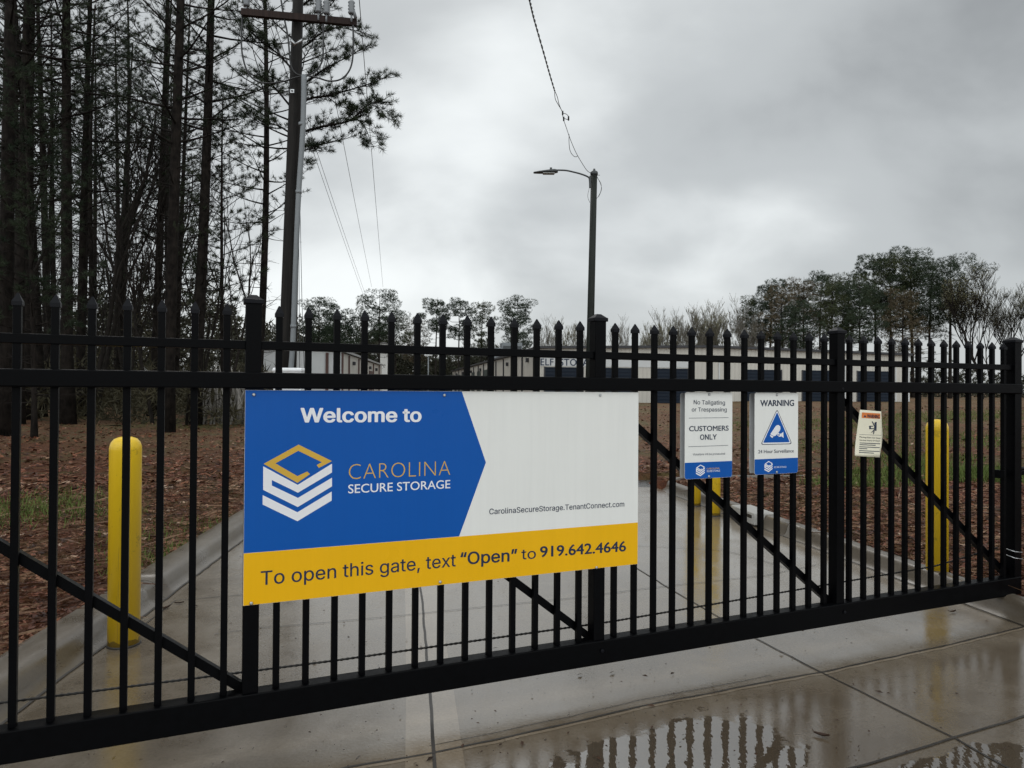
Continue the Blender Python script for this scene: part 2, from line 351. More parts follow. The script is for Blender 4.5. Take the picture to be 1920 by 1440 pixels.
PUD = [(G(1290, 1424), .60, .34, R(24)), (G(1760, 1470), .72, .15, R(27))]
def concrete(name, tint=1.0, puddles=True, rbase=(.045, .22), speck=True):
    m = MT(name); n1 = m.noise(.55, 5, .6, .5); n2 = m.noise(3.2, 6, .65, .3); n3 = m.noise(70, 4, .6); st = m.noise(1.3, 6, .7, .6, stretch=(1.6, .45, 1))
    f = m.math('ADD', m.math('MULTIPLY', n1, .45), m.math('ADD', m.math('MULTIPLY', n2, .35), m.math('MULTIPLY', n3, .2)))
    k = tint
    c = m.ramp(f, [(.28, (.080*k, .060*k, .040*k)), (.5, (.158*k, .127*k, .092*k)), (.72, (.255*k, .218*k, .170*k))])
    if speck:
        sp = m.math('MAXIMUM', m.math('GREATER_THAN', m.noise(26, 3, .5, stretch=(1.6, .8, 1)), .70), m.math('GREATER_THAN', m.noise(11, 2, .5, stretch=(1.8, .6, 1)), .765))
        c = m.mix(m.math('MULTIPLY', sp, .75), c, (.05, .038, .028))
    wet = m.ramp(m.math('ADD', m.math('MULTIPLY', st, .55), m.math('MULTIPLY', n2, .45)), [(.36, 1.0), (.60, 0.0)])   # 1 = standing film
    if puddles:   # the apron on the street side of the cross joint lies lower and stays wetter
        ja, jb = G(813, 1412), G(1919, 1176); t_ = (jb-ja).normalized(); nx_, ny_ = t_.y, -t_.x
        sp0 = m.N.new('ShaderNodeSeparateXYZ'); m.lk(m.geo.outputs['Position'], sp0.inputs[0])
        sd = m.math('ADD', m.math('MULTIPLY', m.math('SUBTRACT', sp0.outputs[0], ja.x), nx_), m.math('MULTIPLY', m.math('SUBTRACT', sp0.outputs[1], ja.y), ny_))
        sd = m.math('ADD', sd, m.math('MULTIPLY', m.math('SUBTRACT', m.noise(1.4, 4, .6), .5), .25))
        low_ = m.math('MULTIPLY', m.math('SUBTRACT', sd, .02), 5.0, clamp=True)
        low_ = m.math('MULTIPLY', low_, m.ramp(m.noise(1.1, 5, .6, .4), [(.34, .35), (.58, 1.0)]))
        c = m.mix(m.math('MULTIPLY', low_, .45), c, (.062, .044, .028))
        wet = m.math('MAXIMUM', wet, m.math('MULTIPLY', low_, .8))
    ro = m.math('ADD', rbase[0], m.math('MULTIPLY', m.math('SUBTRACT', 1.0, wet), rbase[1]-rbase[0]))
    n3 = m.math('ADD', n3, m.math('MULTIPLY', m.noise(1, 3, .6, vec=None, stretch=(28, 160, 1)), .8))
    bs = m.math('ADD', .03, m.math('MULTIPLY', m.math('SUBTRACT', 1.0, wet), .07))
    spec = m.math('ADD', .75, m.math('MULTIPLY', wet, .25))
    if puddles:
        pm = None
        sepp = m.N.new('ShaderNodeSeparateXYZ'); m.lk(m.geo.outputs['Position'], sepp.inputs[0])
        edge = m.math('MULTIPLY', m.math('SUBTRACT', m.noise(7, 5, .65), .5), 1.1)
        edge = m.math('ADD', edge, m.math('MULTIPLY', m.math('SUBTRACT', m.noise(1.7, 3, .5), .5), .9))
        for cpt, ra, rb, an in PUD:
            dx = m.math('SUBTRACT', sepp.outputs[0], cpt.x); dy = m.math('SUBTRACT', sepp.outputs[1], cpt.y)
            a = m.math('DIVIDE', m.math('ADD', m.math('MULTIPLY', dx, math.cos(an)), m.math('MULTIPLY', dy, math.sin(an))), ra)
            b = m.math('DIVIDE', m.math('SUBTRACT', m.math('MULTIPLY', dy, math.cos(an)), m.math('MULTIPLY', dx, math.sin(an))), rb)
            d = m.math('SQRT', m.math('ADD', m.math('MULTIPLY', a, a), m.math('MULTIPLY', b, b)))
            q = m.math('MULTIPLY', m.math('SUBTRACT', 1.0, m.math('ADD', d, edge)), 14.0, clamp=True)
            pm = q if pm is None else m.math('MAXIMUM', pm, q)
        inv = m.math('SUBTRACT', 1.0, pm)
        ro = m.math('ADD', m.math('MULTIPLY', ro, inv), m.math('MULTIPLY', pm, .012))
        bs = m.math('MULTIPLY', bs, inv)
        spec = m.math('ADD', m.math('MULTIPLY', spec, inv), m.math('MULTIPLY', pm, 1.0))
        c = m.mix(m.math('MULTIPLY', pm, .6), c, (.055, .041, .028))
        m.set('IOR', m.math('ADD', 1.78, m.math('MULTIPLY', pm, .30)))
        b0 = m.bump(m.math('ADD', m.math('MULTIPLY', n3, .5), m.math('MULTIPLY', n2, .6)), bs, .02)
        m.bump(m.noise(16, 3, .5, stretch=(1.0, .6, 1)), m.math('MULTIPLY', pm, .045), .02, prev=b0)
    else:
        m.bump(m.math('ADD', m.math('MULTIPLY', n3, .5), m.math('MULTIPLY', n2, .6)), bs, .02)
    if not puddles: m.set('IOR', 1.42)
    m.set('Base Color', c); m.set('Roughness', ro); m.set('Specular IOR Level', spec); return m.mat
M['concrete'] = concrete('wet_concrete')
M['conc_band_highlight'] = concrete('smooth_band_and_highlight', 1.45, True, (.05, .16), False)
M['kerb'] = concrete('kerb_concrete', .62, False, (.20, .45))
M['stone'] = simple('pale_cast_concrete', (.36, .35, .33), .5, .12, 9)
M['joint'] = simple('dark_joint', (.022, .018, .014), .5, .4, 20)
M['asphalt'] = simple('wet_asphalt', (.045, .046, .045), .25, .3, 12, .4, 90)
def ribbed(name, col):
    m = MT(name); w = m.N.new('ShaderNodeTexWave'); w.bands_direction = 'X'; w.inputs['Scale'].default_value = 1.05
    m.lk(m.tc.outputs['Object'], w.inputs['Vector']); n = m.noise(.9, 5, .65, stretch=(1, 1, .3))
    m.set('Base Color', m.ramp(n, [(.3, tuple(x*.86 for x in col)), (.7, col)])); m.set('Roughness', .5); m.set('Specular IOR Level', .3)
    m.bump(m.math('POWER', w.outputs[1], 6.0), .8, .03); return m.mat
M['wall_tan'] = ribbed('tan_metal_wall', (.53, .505, .455))
M['wall_flat'] = simple('tan_metal_wall', (.50, .46, .395), .5, .05, .6)
M['wall_white'] = simple('pale_grey_metal_wall', (.52, .53, .53), .5, .05, .6)
M['wall_green'] = simple('dark_green_metal', (.03, .045, .04), .5, .1, 1)
M['trim'] = simple('dark_trim', (.02, .02, .024), .5)
M['trim_brown'] = simple('brown_downspout', (.075, .035, .028), .5)
def roller():
    m = MT('navy_roller_door'); w = m.N.new('ShaderNodeTexWave'); w.bands_direction = 'Z'; w.inputs['Scale'].default_value = 1.4
    m.lk(m.tc.outputs['Object'], w.inputs['Vector']); m.set('Base Color', m.ramp(w.outputs[1], [(0, (.0055, .010, .019)), (1, (.0075, .014, .025))]))
    m.set('Roughness', .45); m.set('Specular IOR Level', .15); m.bump(w.outputs[1], .2, .03); return m.mat
M['door'] = roller()
M['roof'] = simple('metal_roof', (.30, .30, .30), .5, .1, .5)

# ------------------------------------------------------------------ terrain shape
def xl(y):      # left kerb base line
    return -2.33 - (y-3.3)*0.100
def xr(y):      # right kerb base line, flaring towards the street
    b = 3.24 - (y-5.65)*0.171
    if y < 4.6: b += (4.6-y)**2*0.35
    return b
def ss(a, b, x):
    t = min(1, max(0, (x-a)/(b-a))); return t*t*(3-2*t)
def lane_h(y): return .72*ss(12, 42, y)
def laneL(y): return xl(y) - max(0, y-12)*.12
def laneR(y): return 2.15 - (y-12.3)*.235 if y > 12.3 else 12.0
def terrain(x, y):
    if y < 11.9:
        L, Rr = xl(y)-.14, xr(y)+.10
    else:
        L, Rr = laneL(y)-.14, laneR(y)
        if y < 12.3: Rr = 2.4+ (y-11.9)*20
    d = max(L-x, x-Rr)
    if d <= 0: return (lane_h(y) if y > 11.35 else 0) - .06
    h = .105 + .78*ss(0, 24, d)*(.45+.55*ss(2, 12, y))
    h = max(h, lane_h(y)+.02)
    if y < 2: h *= .4 + .3*max(0, min(2, y))
    r = mnoise.noise(Vector((x*.35, y*.35, 0)))*.05 + mnoise.noise(Vector((x*1.3, y*1.3, 3)))*.018
    h += r*ss(.0, 1.5, d)
    return h
def axis(lo, hi, step, far0, far1, grow=1.16):
    a = list(np.arange(lo, hi+1e-6, step)); s = step; x = hi
    while x < far1: s *= grow; x += s; a.append(x)
    s = step; x = lo
    while x > far0: s *= grow; x -= s; a.insert(0, x)
    return a
gx = axis(-8, 9, .125, -600, 600); gy = axis(1.5, 14, .125, -60, 900)
gm_ = MB(); nx, ny = len(gx), len(gy)
gm_.v = [(x, y, terrain(x, y)) for y in gy for x in gx]
gm_.f = [(j*nx+i, j*nx+i+1, (j+1)*nx+i+1, (j+1)*nx+i) for j in range(ny-1) for i in range(nx-1)]
gm_.m = [0]*len(gm_.f); gm_.sm = [True]*len(gm_.f)
tag(gm_.build('ground', M['litter']), kind='structure')

# driveway slab
dm = MB(); ys = list(np.arange(-6, 11.36, .35))+[11.36]
for y in ys:
    for t in range(9):
        a, b = xl(y)-.03, xr(y)+.03
        dm.v.append((a+(b-a)*t/8, y, 0))
for j in range(len(ys)-1):
    for t in range(8): dm.f.append((j*9+t, j*9+t+1, (j+1)*9+t+1, (j+1)*9+t)); dm.m.append(0); dm.sm.append(False)
tag(dm.build('driveway', M['concrete']), kind='structure')
am = MB(); ys = [11.37, 11.6, 11.9, 12.1, 12.3]+list(np.arange(13, 64, 1.0))
for y in ys:
    a = laneL(y)-.2; b = 2.6 if y < 12.2 else laneR(y)+.1
    am.v += [(a, y, lane_h(y)-.004), (b, y, lane_h(y)-.004)]
for j in range(len(ys)-1): am.f.append((2*j, 2*j+1, 2*j+3, 2*j+2)); am.m.append(0); am.sm.append(False)
tag(am.build('asphalt_lane', M['asphalt']), kind='structure')

# kerbs
PROF = [(-.03, -.02), (0, .002), (.03, .012), (.052, .045), (.072, .092), (.100, .120), (.145, .133), (.24, .137), (.30, .128), (.325, .10), (.33, -.2)]
PROF_R = [(-.03, -.02), (0, .002), (.02, .016), (.04, .05), (.055, .10), (.07, .128), (.09, .139), (.15, .141), (.175, .135), (.18, -.2)]
def kerb(name, pts, side, breaks, PROF=PROF):
    mb = MB(); n = len(PROF); segs = []; cur = []
    for i, p in enumerate(pts):
        cur.append(p)
        if i in breaks: segs.append(cur); t = (pts[i+1]-p).normalized() if i+1 < len(pts) else Vector((0, 0, 0)); cur = [p+t*.006]
    segs.append(cur)
    for sg in segs:
        if len(sg) < 2: continue
        b = len(mb.v)
        for i, p in enumerate(sg):
            t = (sg[min(i+1, len(sg)-1)]-sg[max(0, i-1)]).normalized(); o = Vector((-t.y, t.x, 0))*side
            for d, z in PROF: mb.v.append((p.x+o.x*d, p.y+o.y*d, z))
        for i in range(len(sg)-1):
            for k in range(n-1):
                f = (b+i*n+k, b+i*n+k+1, b+(i+1)*n+k+1, b+(i+1)*n+k)
                mb.f.append(f if side < 0 else f[::-1]); mb.m.append(0); mb.sm.append(True)
        mb.f.append(tuple(range(b, b+n))); mb.m.append(0); mb.sm.append(False)
        e_ = b+(len(sg)-1)*n; mb.f.append(tuple(range(e_, e_+n))[::-1]); mb.m.append(0); mb.sm.append(False)
    return tag(mb.build(name, M['kerb']), kind='structure')
lp = [Vector((xl(y), y, 0)) for y in np.arange(-2, 13.01, .2)]
kerb('kerb', lp, 1, [int(round((5.24+2)/.2)), int(round((8.4+2)/.2)), int(round((2.0+2)/.2))])
rp = [Vector((xr(y), y, 0)) for y in np.arange(-2, 10.81, .2)]
cx0, cy0 = xr(10.8)+1.1, 10.9
for a in range(0, 100, 12):
    rp.append(Vector((cx0-1.1*math.cos(R(a)), cy0+1.1*math.sin(R(a)), 0)))
rp.append(rp[-1]+Vector((2.5, .15, 0)))
kerb('kerb', rp, -1, [int(round((7.6+2)/.2)), int(round((4.4+2)/.2))], PROF_R)

# joints in the slab: dark saw-cuts, smooth tooled bands beside the long one
def ribbon(mb, pts, w, z, m=0, off=0.0):
    pts = [Vector((p.x, p.y, 0)) for p in pts]; b = len(mb.v)
    for i, p in enumerate(pts):
        t = (pts[min(i+1, len(pts)-1)]-pts[max(0, i-1)]).normalized(); o = Vector((-t.y, t.x, 0))
        q = p+o*off
        mb.v += [tuple(q-o*w/2+Vector((0, 0, z))), tuple(q+o*w/2+Vector((0, 0, z)))]
    for i in range(len(pts)-1): mb.f.append((b+2*i, b+2*i+1, b+2*i+3, b+2*i+2)[::-1]); mb.m.append(m); mb.sm.append(False)
def dense(pts, step=.12, jit=.004):
    o = []
    for a, b in zip(pts[:-1], pts[1:]):
        k = max(1, int((b-a).length/step))
        for i in range(k): o.append(a+(b-a)*i/k)
    o.append(pts[-1])
    return [p+Vector((random.uniform(-jit, jit), random.uniform(-jit, jit), 0)) for p in o]
jA = [G(840, 1560), G(816, 1440), G(806, 1294), G(791, 1122), G(770, 985), G(762, 940)]
jB = [G(2100, 1560), G(1791, 1385), G(1540, 1261), G(1406, 1192), G(1243, 1096), G(1187, 1061), G(1050, 985), G(990, 945)]
jC = [G(480, 1482), G(650, 1440), G(813, 1412), G(889, 1396), G(1000, 1372), G(1082, 1354), G(1204, 1324), G(1327, 1301), G(1460, 1275), G(1540, 1261), G(1760, 1214), G(1919, 1176)]
jD = [G(1500, 1470), G(1623, 1434), G(1690, 1415), G(1791, 1383), G(1919, 1345), G(2100, 1300)]
jE = [G(270, 1172), G(330, 1126), G(454, 1116)]
jF = [G(400, 1190), G(485, 1178), G(580, 1171), G(790, 1151), G(990, 1130), G(1082, 1121), G(1210, 1104), G(1440, 1079), G(1530, 1060)]
jG = [G(1000, 1020), G(1198, 1024), G(1262, 1027), G(1357, 1032), G(1437, 1054), G(1500, 1075)]
jH = [G(700, 968), G(1198, 960), G(1260, 957), G(1330, 955)]
bands = MB(); cuts = MB()
for sgn in (-1, 1): ribbon(bands, dense(jA, .3, 0), .115, .0012, 0, sgn*(.115/2+.006))
ribbon(bands, dense(jC, .08, .006), .020, .0020, 0, -.018)  # pale strip: wet highlight below the cross joint, painted as lighter concrete
ribbon(cuts, dense([p+Vector((-.022, .055, 0)) for p in jC[2:9]], .1, .004), .0035, .0026)
for i_, (j, w) in enumerate(((jA, .015), (jB, .011), (jC, .012), (jD, .012), (jE, .007), (jF, .006), (jG, .006), (jH, .006))): ribbon(cuts, dense(j), w, .0030+.0004*i_)
ribbon(cuts, dense([Vector((xl(y)+.012, y, 0)) for y in np.arange(1, 12.8, .5)], .1, .006), .016, .0058)
ribbon(cuts, dense([Vector((xr(y)-.012, y, 0)) for y in np.arange(1, 10.8, .5)], .1, .005), .014, .0058)
tag(bands.build('driveway_joint_bands_highlight', M['conc_band_highlight']), kind='structure')
tag(cuts.build('driveway_joints', M['joint']), kind='structure')

# ------------------------------------------------------------------ the sliding gate
gate = tag(empty('sliding_gate', (GX, GY, 0), GTH), 'long black metal picket gate across the driveway with pointed picket tops', 'gate')
def gb(s0, s1, o0, o1, z0, z1, b=.004): return MB().bevbox(s0, s1, -o1, -o0, z0, z1, b)
Z_TIP, BM0, BM1, RL0, RL1, TR0, TR1 = 1.897, 1.538, 1.607, .127, .251, 1.704, 1.742
S0, S1 = -2*BAY, 3*BAY
gb(S0-.05, S1+.03, -.036, .052, BM0, BM1, .006).build('beam', M['black'], gate)
gb(S0-.05, S1+.03, -.036, .044, RL0, RL1, .006).build('bottom_rail', M['black'], gate)
for b in range(-2, 3): gb(b*BAY+.030, (b+1)*BAY-.030, -.02, .02, TR0, TR1, .003).build('top_rail', M['black'], gate)
pk = gb(-.0135, .0135, -.0135, .0135, RL1-.02, 1.852, .0015).mesh('picket', M['black'])
cb = MB()
w = .0175
cb.v = [(-w, -w, 1.848), (w, -w, 1.848), (w, w, 1.848), (-w, w, 1.848), (-w, -w, 1.864), (w, -w, 1.864), (w, w, 1.864), (-w, w, 1.864), (-.003, 0, Z_TIP), (.003, 0, Z_TIP)]
cb.f = [(0, 3, 2, 1), (0, 1, 5, 4), (1, 2, 6, 5), (2, 3, 7, 6), (3, 0, 4, 7), (4, 5, 9, 8), (5, 6, 9), (6, 7, 8, 9), (7, 4, 8)]
cb.m = [0]*9; cb.sm = [False]*9
pc = cb.mesh('cap', M['black_sheen'])
for b in range(-2, 3):
    for j in range(1, 14):
        s = b*BAY + BAY/2 + (j-7)*PSP
        p_ = inst('picket', pk, gate, (s, 0, 0)); inst('cap', pc, p_)
for i in range(-2, 4):
    s = i*BAY; h = .032 if i < 3 else .0375
    p_ = gb(s-h, s+h, -h-.001, h+.001, RL0+.004, 1.905, .003).build('post', M['black'], gate)
    c_ = MB(); q = h+.008
    c_.bevbox(s-q, s+q, -q, q, 1.898, 1.918, .003)
    c_.add([(s-q+.004, -q+.004, 1.917), (s+q-.004, -q+.004, 1.917), (s+q-.004, q-.004, 1.917), (s-q+.004, q-.004, 1.917), (s-.012, -.012, 1.938), (s+.012, -.012, 1.938), (s+.012, .012, 1.938), (s-.012, .012, 1.938)],
           [(0, 1, 5, 4), (1, 2, 6, 5), (2, 3, 7, 6), (3, 0, 4, 7), (4, 5, 6, 7)])
    c_.build('cap', M['black_sheen'], p_)
for b in range(-2, 3):
    a = Vector((b*BAY+.02, .036, BM0-.005)); e_ = Vector(((b+1)*BAY-.03, .036, RL1+.005)); d = (e_-a).normalized(); nrm = Vector((-d.z, 0, d.x))
    if nrm.z < 0: nrm = -nrm
    h = .019; vs = [tuple(p+nrm*sg+Vector((0, sy, 0))) for p in (a, e_) for sg, sy in ((-h, -h), (h, -h), (h, h), (-h, h))]
    MB().add(vs, [(0, 1, 2, 3), (7, 6, 5, 4), (0, 4, 5, 1), (1, 5, 6, 2), (2, 6, 7, 3), (3, 7, 4, 0)]).build('brace', M['black'], gate)
# catch arm at the closing end, and the two wire ties round the end post
ca = MB(); ca.bevbox(S1-.12, S1-.03, .036, .05, .955, .985, .003); ca.bevbox(S1-.125, S1-.105, -.02, .05, .94, 1.0, .003); ca.bevbox(S1+.036, S1+.52, .005, .03, .955, .985, .003); ca.tube([(S1+.05, .0175, .97), (S1+.09, .0175, 1.0), (S1+.16, .0175, 1.0)], .014)
ca.build('latch_arm', M['black'], gate)
for zz, tl in ((.430, .012), (.385, .014)):
    h = .0405; r = [(S1-h, -h, zz), (S1+h, -h, zz-tl), (S1+h, h, zz), (S1-h, h, zz+tl), (S1-h, -h, zz)]
    MB().tube(r, .0035, 5).build('wire_tie', M['steel'], gate)
# bolts of the guide plates
for s, z in ((2*BAY+.018, .20), (BAY+.01, .20), (2*BAY-.005, 1.56)):
    MB().lathe([(.010, 0), (.010, .006), (.006, .009)], 8).build('bolt', M['black_sheen'], gate, (s, -.045, z)).rotation_euler = (math.pi/2, 0, 0)
# drive chain along the back of the bottom rail
cpts = []
for px, py in ((0, 1318), (632, 1238), (1149, 1165), (1751, 1062)): cpts.append(GP(px, py, -.075))
cpts = [Vector((-3.3, .46))]+cpts+[Vector((S1-.05, .435))]
ch = MB(); pts = []; rad = []
arr = np.array([[p.x, p.y] for p in cpts])
k = 0; s = arr[0, 0]
while s < arr[-1, 0]:
    pts.append((s, .075, float(np.interp(s, arr[:, 0], arr[:, 1])))); rad.append(.0068 if k % 2 == 0 else .0042); s += .0125; k += 1
ch.tube(pts, rad, 6)
och = ch.build('drive_chain', M['chain']); och.location = (GX, GY, 0); och.rotation_euler = (0, 0, GTH)
tag(och, 'thin dark roller chain strung low along the back of the black gate', 'chain')

# ------------------------------------------------------------------ lettering
FONT = None
try:
    FONT = bpy.data.fonts.load(os.path.join(bpy.utils.resource_path('LOCAL'), 'datafiles', 'fonts', 'Inter.woff2'))
except Exception:
    FONT = None
def text_pts(t, bold=0.0, space=1.0, font=None):
    cu = bpy.data.curves.new('t', 'FONT'); cu.body = t; cu.size = 1.0; cu.offset = min(0.0, bold); cu.resolution_u = 4; cu.space_character = space
    if font != 'B' and FONT: cu.font = FONT        # 'B': Blender's built-in round letterforms
    o = bpy.data.objects.new('t', cu); C.objects.link(o); dg = bpy.context.evaluated_depsgraph_get()
    me = o.evaluated_get(dg).to_mesh()
    v = [(q.co.x, q.co.y) for q in me.vertices]; fs = [tuple(p.vertices) for p in me.polygons]
    o.evaluated_get(dg).to_mesh_clear(); bpy.data.objects.remove(o); bpy.data.curves.remove(cu)
    return v, fs
_cap = {}
def capheight(bold, font=None):
    k = (bold, font)
    if k not in _cap:
        v, _ = text_pts('H', bold, 1, font); _cap[k] = (min(q[1] for q in v), max(q[1] for q in v))
    return _cap[k]
def put_text(name, t, x0, x1, zb0, zb1, cap, mat, parent, y, bold=0.0, space=1.0, font=None):
    """ink from x0 to x1; baseline from zb0 (at x0) to zb1 (at x1); capital height cap"""
    v, fs = text_pts(t, bold, space, font); lo, hi = capheight(bold, font)
    a = min(q[0] for q in v); b = max(q[0] for q in v)
    mb = MB(); vs = []
    for q in v:
        u = (q[0]-a)/(b-a); vs.append((x0+u*(x1-x0), y, zb0+(zb1-zb0)*u+(q[1]-lo)/(hi-lo)*cap))
    if bold <= 0: mb.add(vs, fs)
    else:       # heavier stroke: the same glyphs laid over each other, each a hair in front of the last
        w_ = bold*cap/(hi-lo)
        for i, (dx, dz) in enumerate(((0, 0), (1, 0), (-1, 0), (.55, .5), (-.55, .5), (.55, -.5), (-.55, -.5))):
            mb.add([(p[0]+dx*w_, p[1]-.00006*i, p[2]+dz*w_) for p in vs], fs)
    return mb.build(name, mat, parent)
def ptext(name, t, pl, pr, ptop, mat, parent, org, o, bold=0.0, space=1.0, font=None):
    """pl / pr: baseline pixels at the left and right end of the ink, ptop: cap-top pixel at the left end"""
    a, b, c = GP(*pl, o), GP(*pr, o), GP(*ptop, o)
    return put_text(name, t, a.x-org, b.x-org, a.y, b.y, c.y-a.y, mat, parent, -o, bold, space, font)
def poly(px, o, org): return [(GP(x, y, o).x-org, GP(x, y, o).y) for x, y in px]
cA = lambda x, y: (440+x*.305625, 720+y*.305556)
cB = lambda x, y: (860+x*.263889, 720+y*.263889)
cC = lambda x, y: (1240+x/6, 720+y/6)
cD = lambda x, y: (1580+x*.079872, 755+y*.079861)
LOGO_GOLD = [(597,473),(392,372),(178,490),(385,607),(462,553),(445,537),(385,565),(250,487),(390,410),(535,480),(503,497),(517,515)]
LOGO_W1 = [(175,505),(387,619),(597,489),(597,543),(388,667),(228,589),(228,623),(388,699),(597,575),(597,628),(387,755),(175,650)]
LOGO_W2 = [(172,682),(385,787),(595,660),(595,715),(385,842),(172,740)]

# welcome sign
OB = .036
wsg = tag(empty('welcome_sign', (GX, GY, 0), GTH), 'big blue, white and yellow welcome banner sign fixed on the gate pickets', 'sign')
a, b, c_, d_ = GP(460, 741, OB), GP(1199, 741, OB), GP(1194, 1058, OB), GP(455, 1136, OB)
zt, zb = BM0-.006, (c_.y+d_.y)/2
xa, xb = (a.x+d_.x)/2, (b.x+c_.x)/2
MB().bevbox(xa, xb, -OB, -OB+.004, zb, zt, .0008).build('board', M['sign_white'], wsg)
y1, y2 = GP(455.5, 1036, OB), GP(1194, 981, OB); zy = (y1.y+y2.y)/2
t_, tip, bo = GP(865.7, 741, OB), GP(911, 867, OB), GP(860.8, 1002, OB)
MB().prism([(xa+.001, zt-.001), (t_.x, zt-.001), (tip.x, tip.y), (bo.x, zy+.0005), (xa+.001, zy+.0005)], -OB-.0005, -OB+.0004).build('blue_panel', M['sign_blue'], wsg)
MB().prism([(xa+.001, zy-.0005), (xb-.001, zy-.0005), (xb-.001, zb+.001), (xa+.001, zb+.001)], -OB-.0005, -OB+.0004).build('yellow_band', M['sign_yellow'], wsg)
OT = OB+.0009
lg = MB(); lg.prism(poly([cA(*p) for p in LOGO_W1], OT, 0), -OT, -OT+.0008); lg.prism(poly([cA(*p) for p in LOGO_W2], OT, 0), -OT, -OT+.0008)
lg.prism(poly([cA(*p) for p in LOGO_GOLD], OT, 0), -OT, -OT+.0008, 1)
lg.build('logo', [M['logo_white'], M['logo_gold']], wsg)
WT = lambda *k, **q: ptext('lettering', *k, wsg, 0, OT, **q)
WT('Welcome to', cA(408, 234), cA(1142, 230), cA(408, 149), M['logo_white'], bold=.030)
WT('CAROLINA', cA(700, 584), cA(1322, 557), cA(700, 494), M['logo_gold'], bold=-.022, space=1.05, font='B')
WT('SECURE STORAGE', cA(697, 671), cA(1322, 639), cA(697, 618), M['logo_white'], bold=.008, font='B')
WT('CarolinaSecureStorage.TenantConnect.com', cB(218, 926), cB(1176, 870), cB(218, 887), M['sign_navy'], bold=.006)
WT('To open this gate, text', cA(160, 1235), cA(1356, 1118), cA(160, 1150), M['sign_navy'], bold=.006)
WT('\u201cOpen\u201d', cB(14, 1284), cB(414, 1256), cB(14, 1198), M['sign_navy'], bold=.018)
WT('to', cB(446, 1247), cB(548, 1239), cB(446, 1174), M['sign_navy'], bold=.006)
WT('919.642.4646', cB(580, 1230), cB(1187, 1187), cB(580, 1156), M['sign_navy'], bold=.026, font='B')
bolt_me = MB().lathe([(.0075, 0), (.0075, .003), (.004, .0055)], 10).mesh('bolt', M['steel'])
for px, py in ((476, 740), (833, 741), (1125, 741), (471, 1131), (825, 1091), (1118, 1064)):
    q = GP(px, py, OB); o = inst('bolt', bolt_me, wsg, (q.x, -OB-.0016, min(q.y, zt-.012))); o.rotation_euler = (math.pi/2, 0, 0)

# two smaller signs
def small_sign(name, label, TL, TR, BL, BR, band_l, band_r, lx, rx, lzt, lzb):
    o = .030
    e_ = tag(empty(name, (GX, GY, 0), GTH), label, 'sign')
    p = [GP(*q, o) for q in (TL, TR, BL, BR)]
    x0, x1 = (p[0].x+p[2].x)/2, (p[1].x+p[3].x)/2; z1 = BM0-.003; z0 = (p[2].y+p[3].y)/2
    r = .014
    def rr(x0, x1, z0, z1, bl=True, tl=True):
        pl = []
        for (cx, cz, a0) in ((x1-r, z1-r, 0), (x0+r, z1-r, 90), (x0+r, z0+r, 180), (x1-r, z0+r, 270)):
            rd = (a0 in (0, 90) and tl) or (a0 in (180, 270) and bl)
            if rd: pl += [(cx+r*math.cos(R(a0+k)), cz+r*math.sin(R(a0+k))) for k in range(0, 91, 15)]
            else: pl.append({0: (x1, z1), 90: (x0, z1), 180: (x0, z0), 270: (x1, z0)}[a0])
        return pl
    MB().prism(rr(x0, x1, z0, z1), -o, -o+.002).build('board', M['sign_white'], e_)
    MB().prism(rr(x0+.004, x1-.004, z0+.004, z1-.004), .016, .018).build('backing_board', M['sign_edge'], e_)
    zc = (GP(*band_l, o).y+GP(*band_r, o).y)/2
    MB().prism(rr(x0+.0008, x1-.0008, z0+.0008, zc, True, False), -o-.0005, -o+.0004).build('blue_band', M['sign_blue'], e_)
    for z in (z1-.012, z0+.010):
        q = inst('bolt', bolt_me, e_, ((x0+x1)/2, -o-.0013, z)); q.rotation_euler = (math.pi/2, 0, 0)
    lo = MB(); q0, q1 = GP(lx, lzt, o), GP(rx, lzb, o); s_ = (q1.x-q0.x)/(597-175); zs = (q0.y-q1.y)/(842-372)
    f_ = lambda L: [(q0.x+(x-175)*s_, q0.y-(y-372)*zs) for x, y in L]
    for L in (LOGO_W1, LOGO_W2, LOGO_GOLD): lo.prism(f_(L), -o-.0009, -o-.0002)
    lo.build('logo', M['logo_white'], e_)
    return e_, o+.0009
cs, o_ = small_sign('notice_sign', 'white customers only notice with two ruled lines and blue foot band', cC(270, 95), cC(800, 100), cC(258, 1070), cC(795, 1050), cC(262, 886), cC(796, 866), 1305, 1321.3, 871.5, 892.5)
CT = lambda *k, **q: ptext('lettering', *k, M['sign_navy'], cs, 0, o_, **q)
CT('No Tailgating', cC(365, 228), cC(716, 232), cC(365, 181), bold=.004)
CT('or Trespassing', cC(343, 309), cC(735, 309), cC(343, 264), bold=.004)
CT('CUSTOMERS', cC(314, 531), cC(756, 523), cC(314, 475), bold=.022, font='B')
CT('ONLY', cC(437, 627), cC(622, 622), cC(437, 570), bold=.020)
CT('Violations will be prosecuted', cC(355, 804), cC(716, 794), cC(355, 781))
ptext('lettering', 'SECURE STORAGE', cC(510, 991), cC(660, 985), cC(510, 970), M['logo_white'], cs, 0, o_, font='B')
ptext('lettering', 'CAROLINA', cC(510, 962), cC(655, 956), cC(510, 944), M['logo_gold'], cs, 0, o_, font='B')
rl = MB()
for (x0_, y0_, x1_, y1_) in ((310, 384, 756, 378), (305, 706, 752, 690)):
    p0, p1 = GP(*cC(x0_, y0_), o_), GP(*cC(x1_, y1_), o_); rl.prism([(p0.x, p0.y-.001), (p1.x, p1.y-.001), (p1.x, p1.y+.001), (p0.x, p0.y+.001)], -o_, -o_+.0006)
rl.build('ruled_lines', M['sign_navy'], cs)
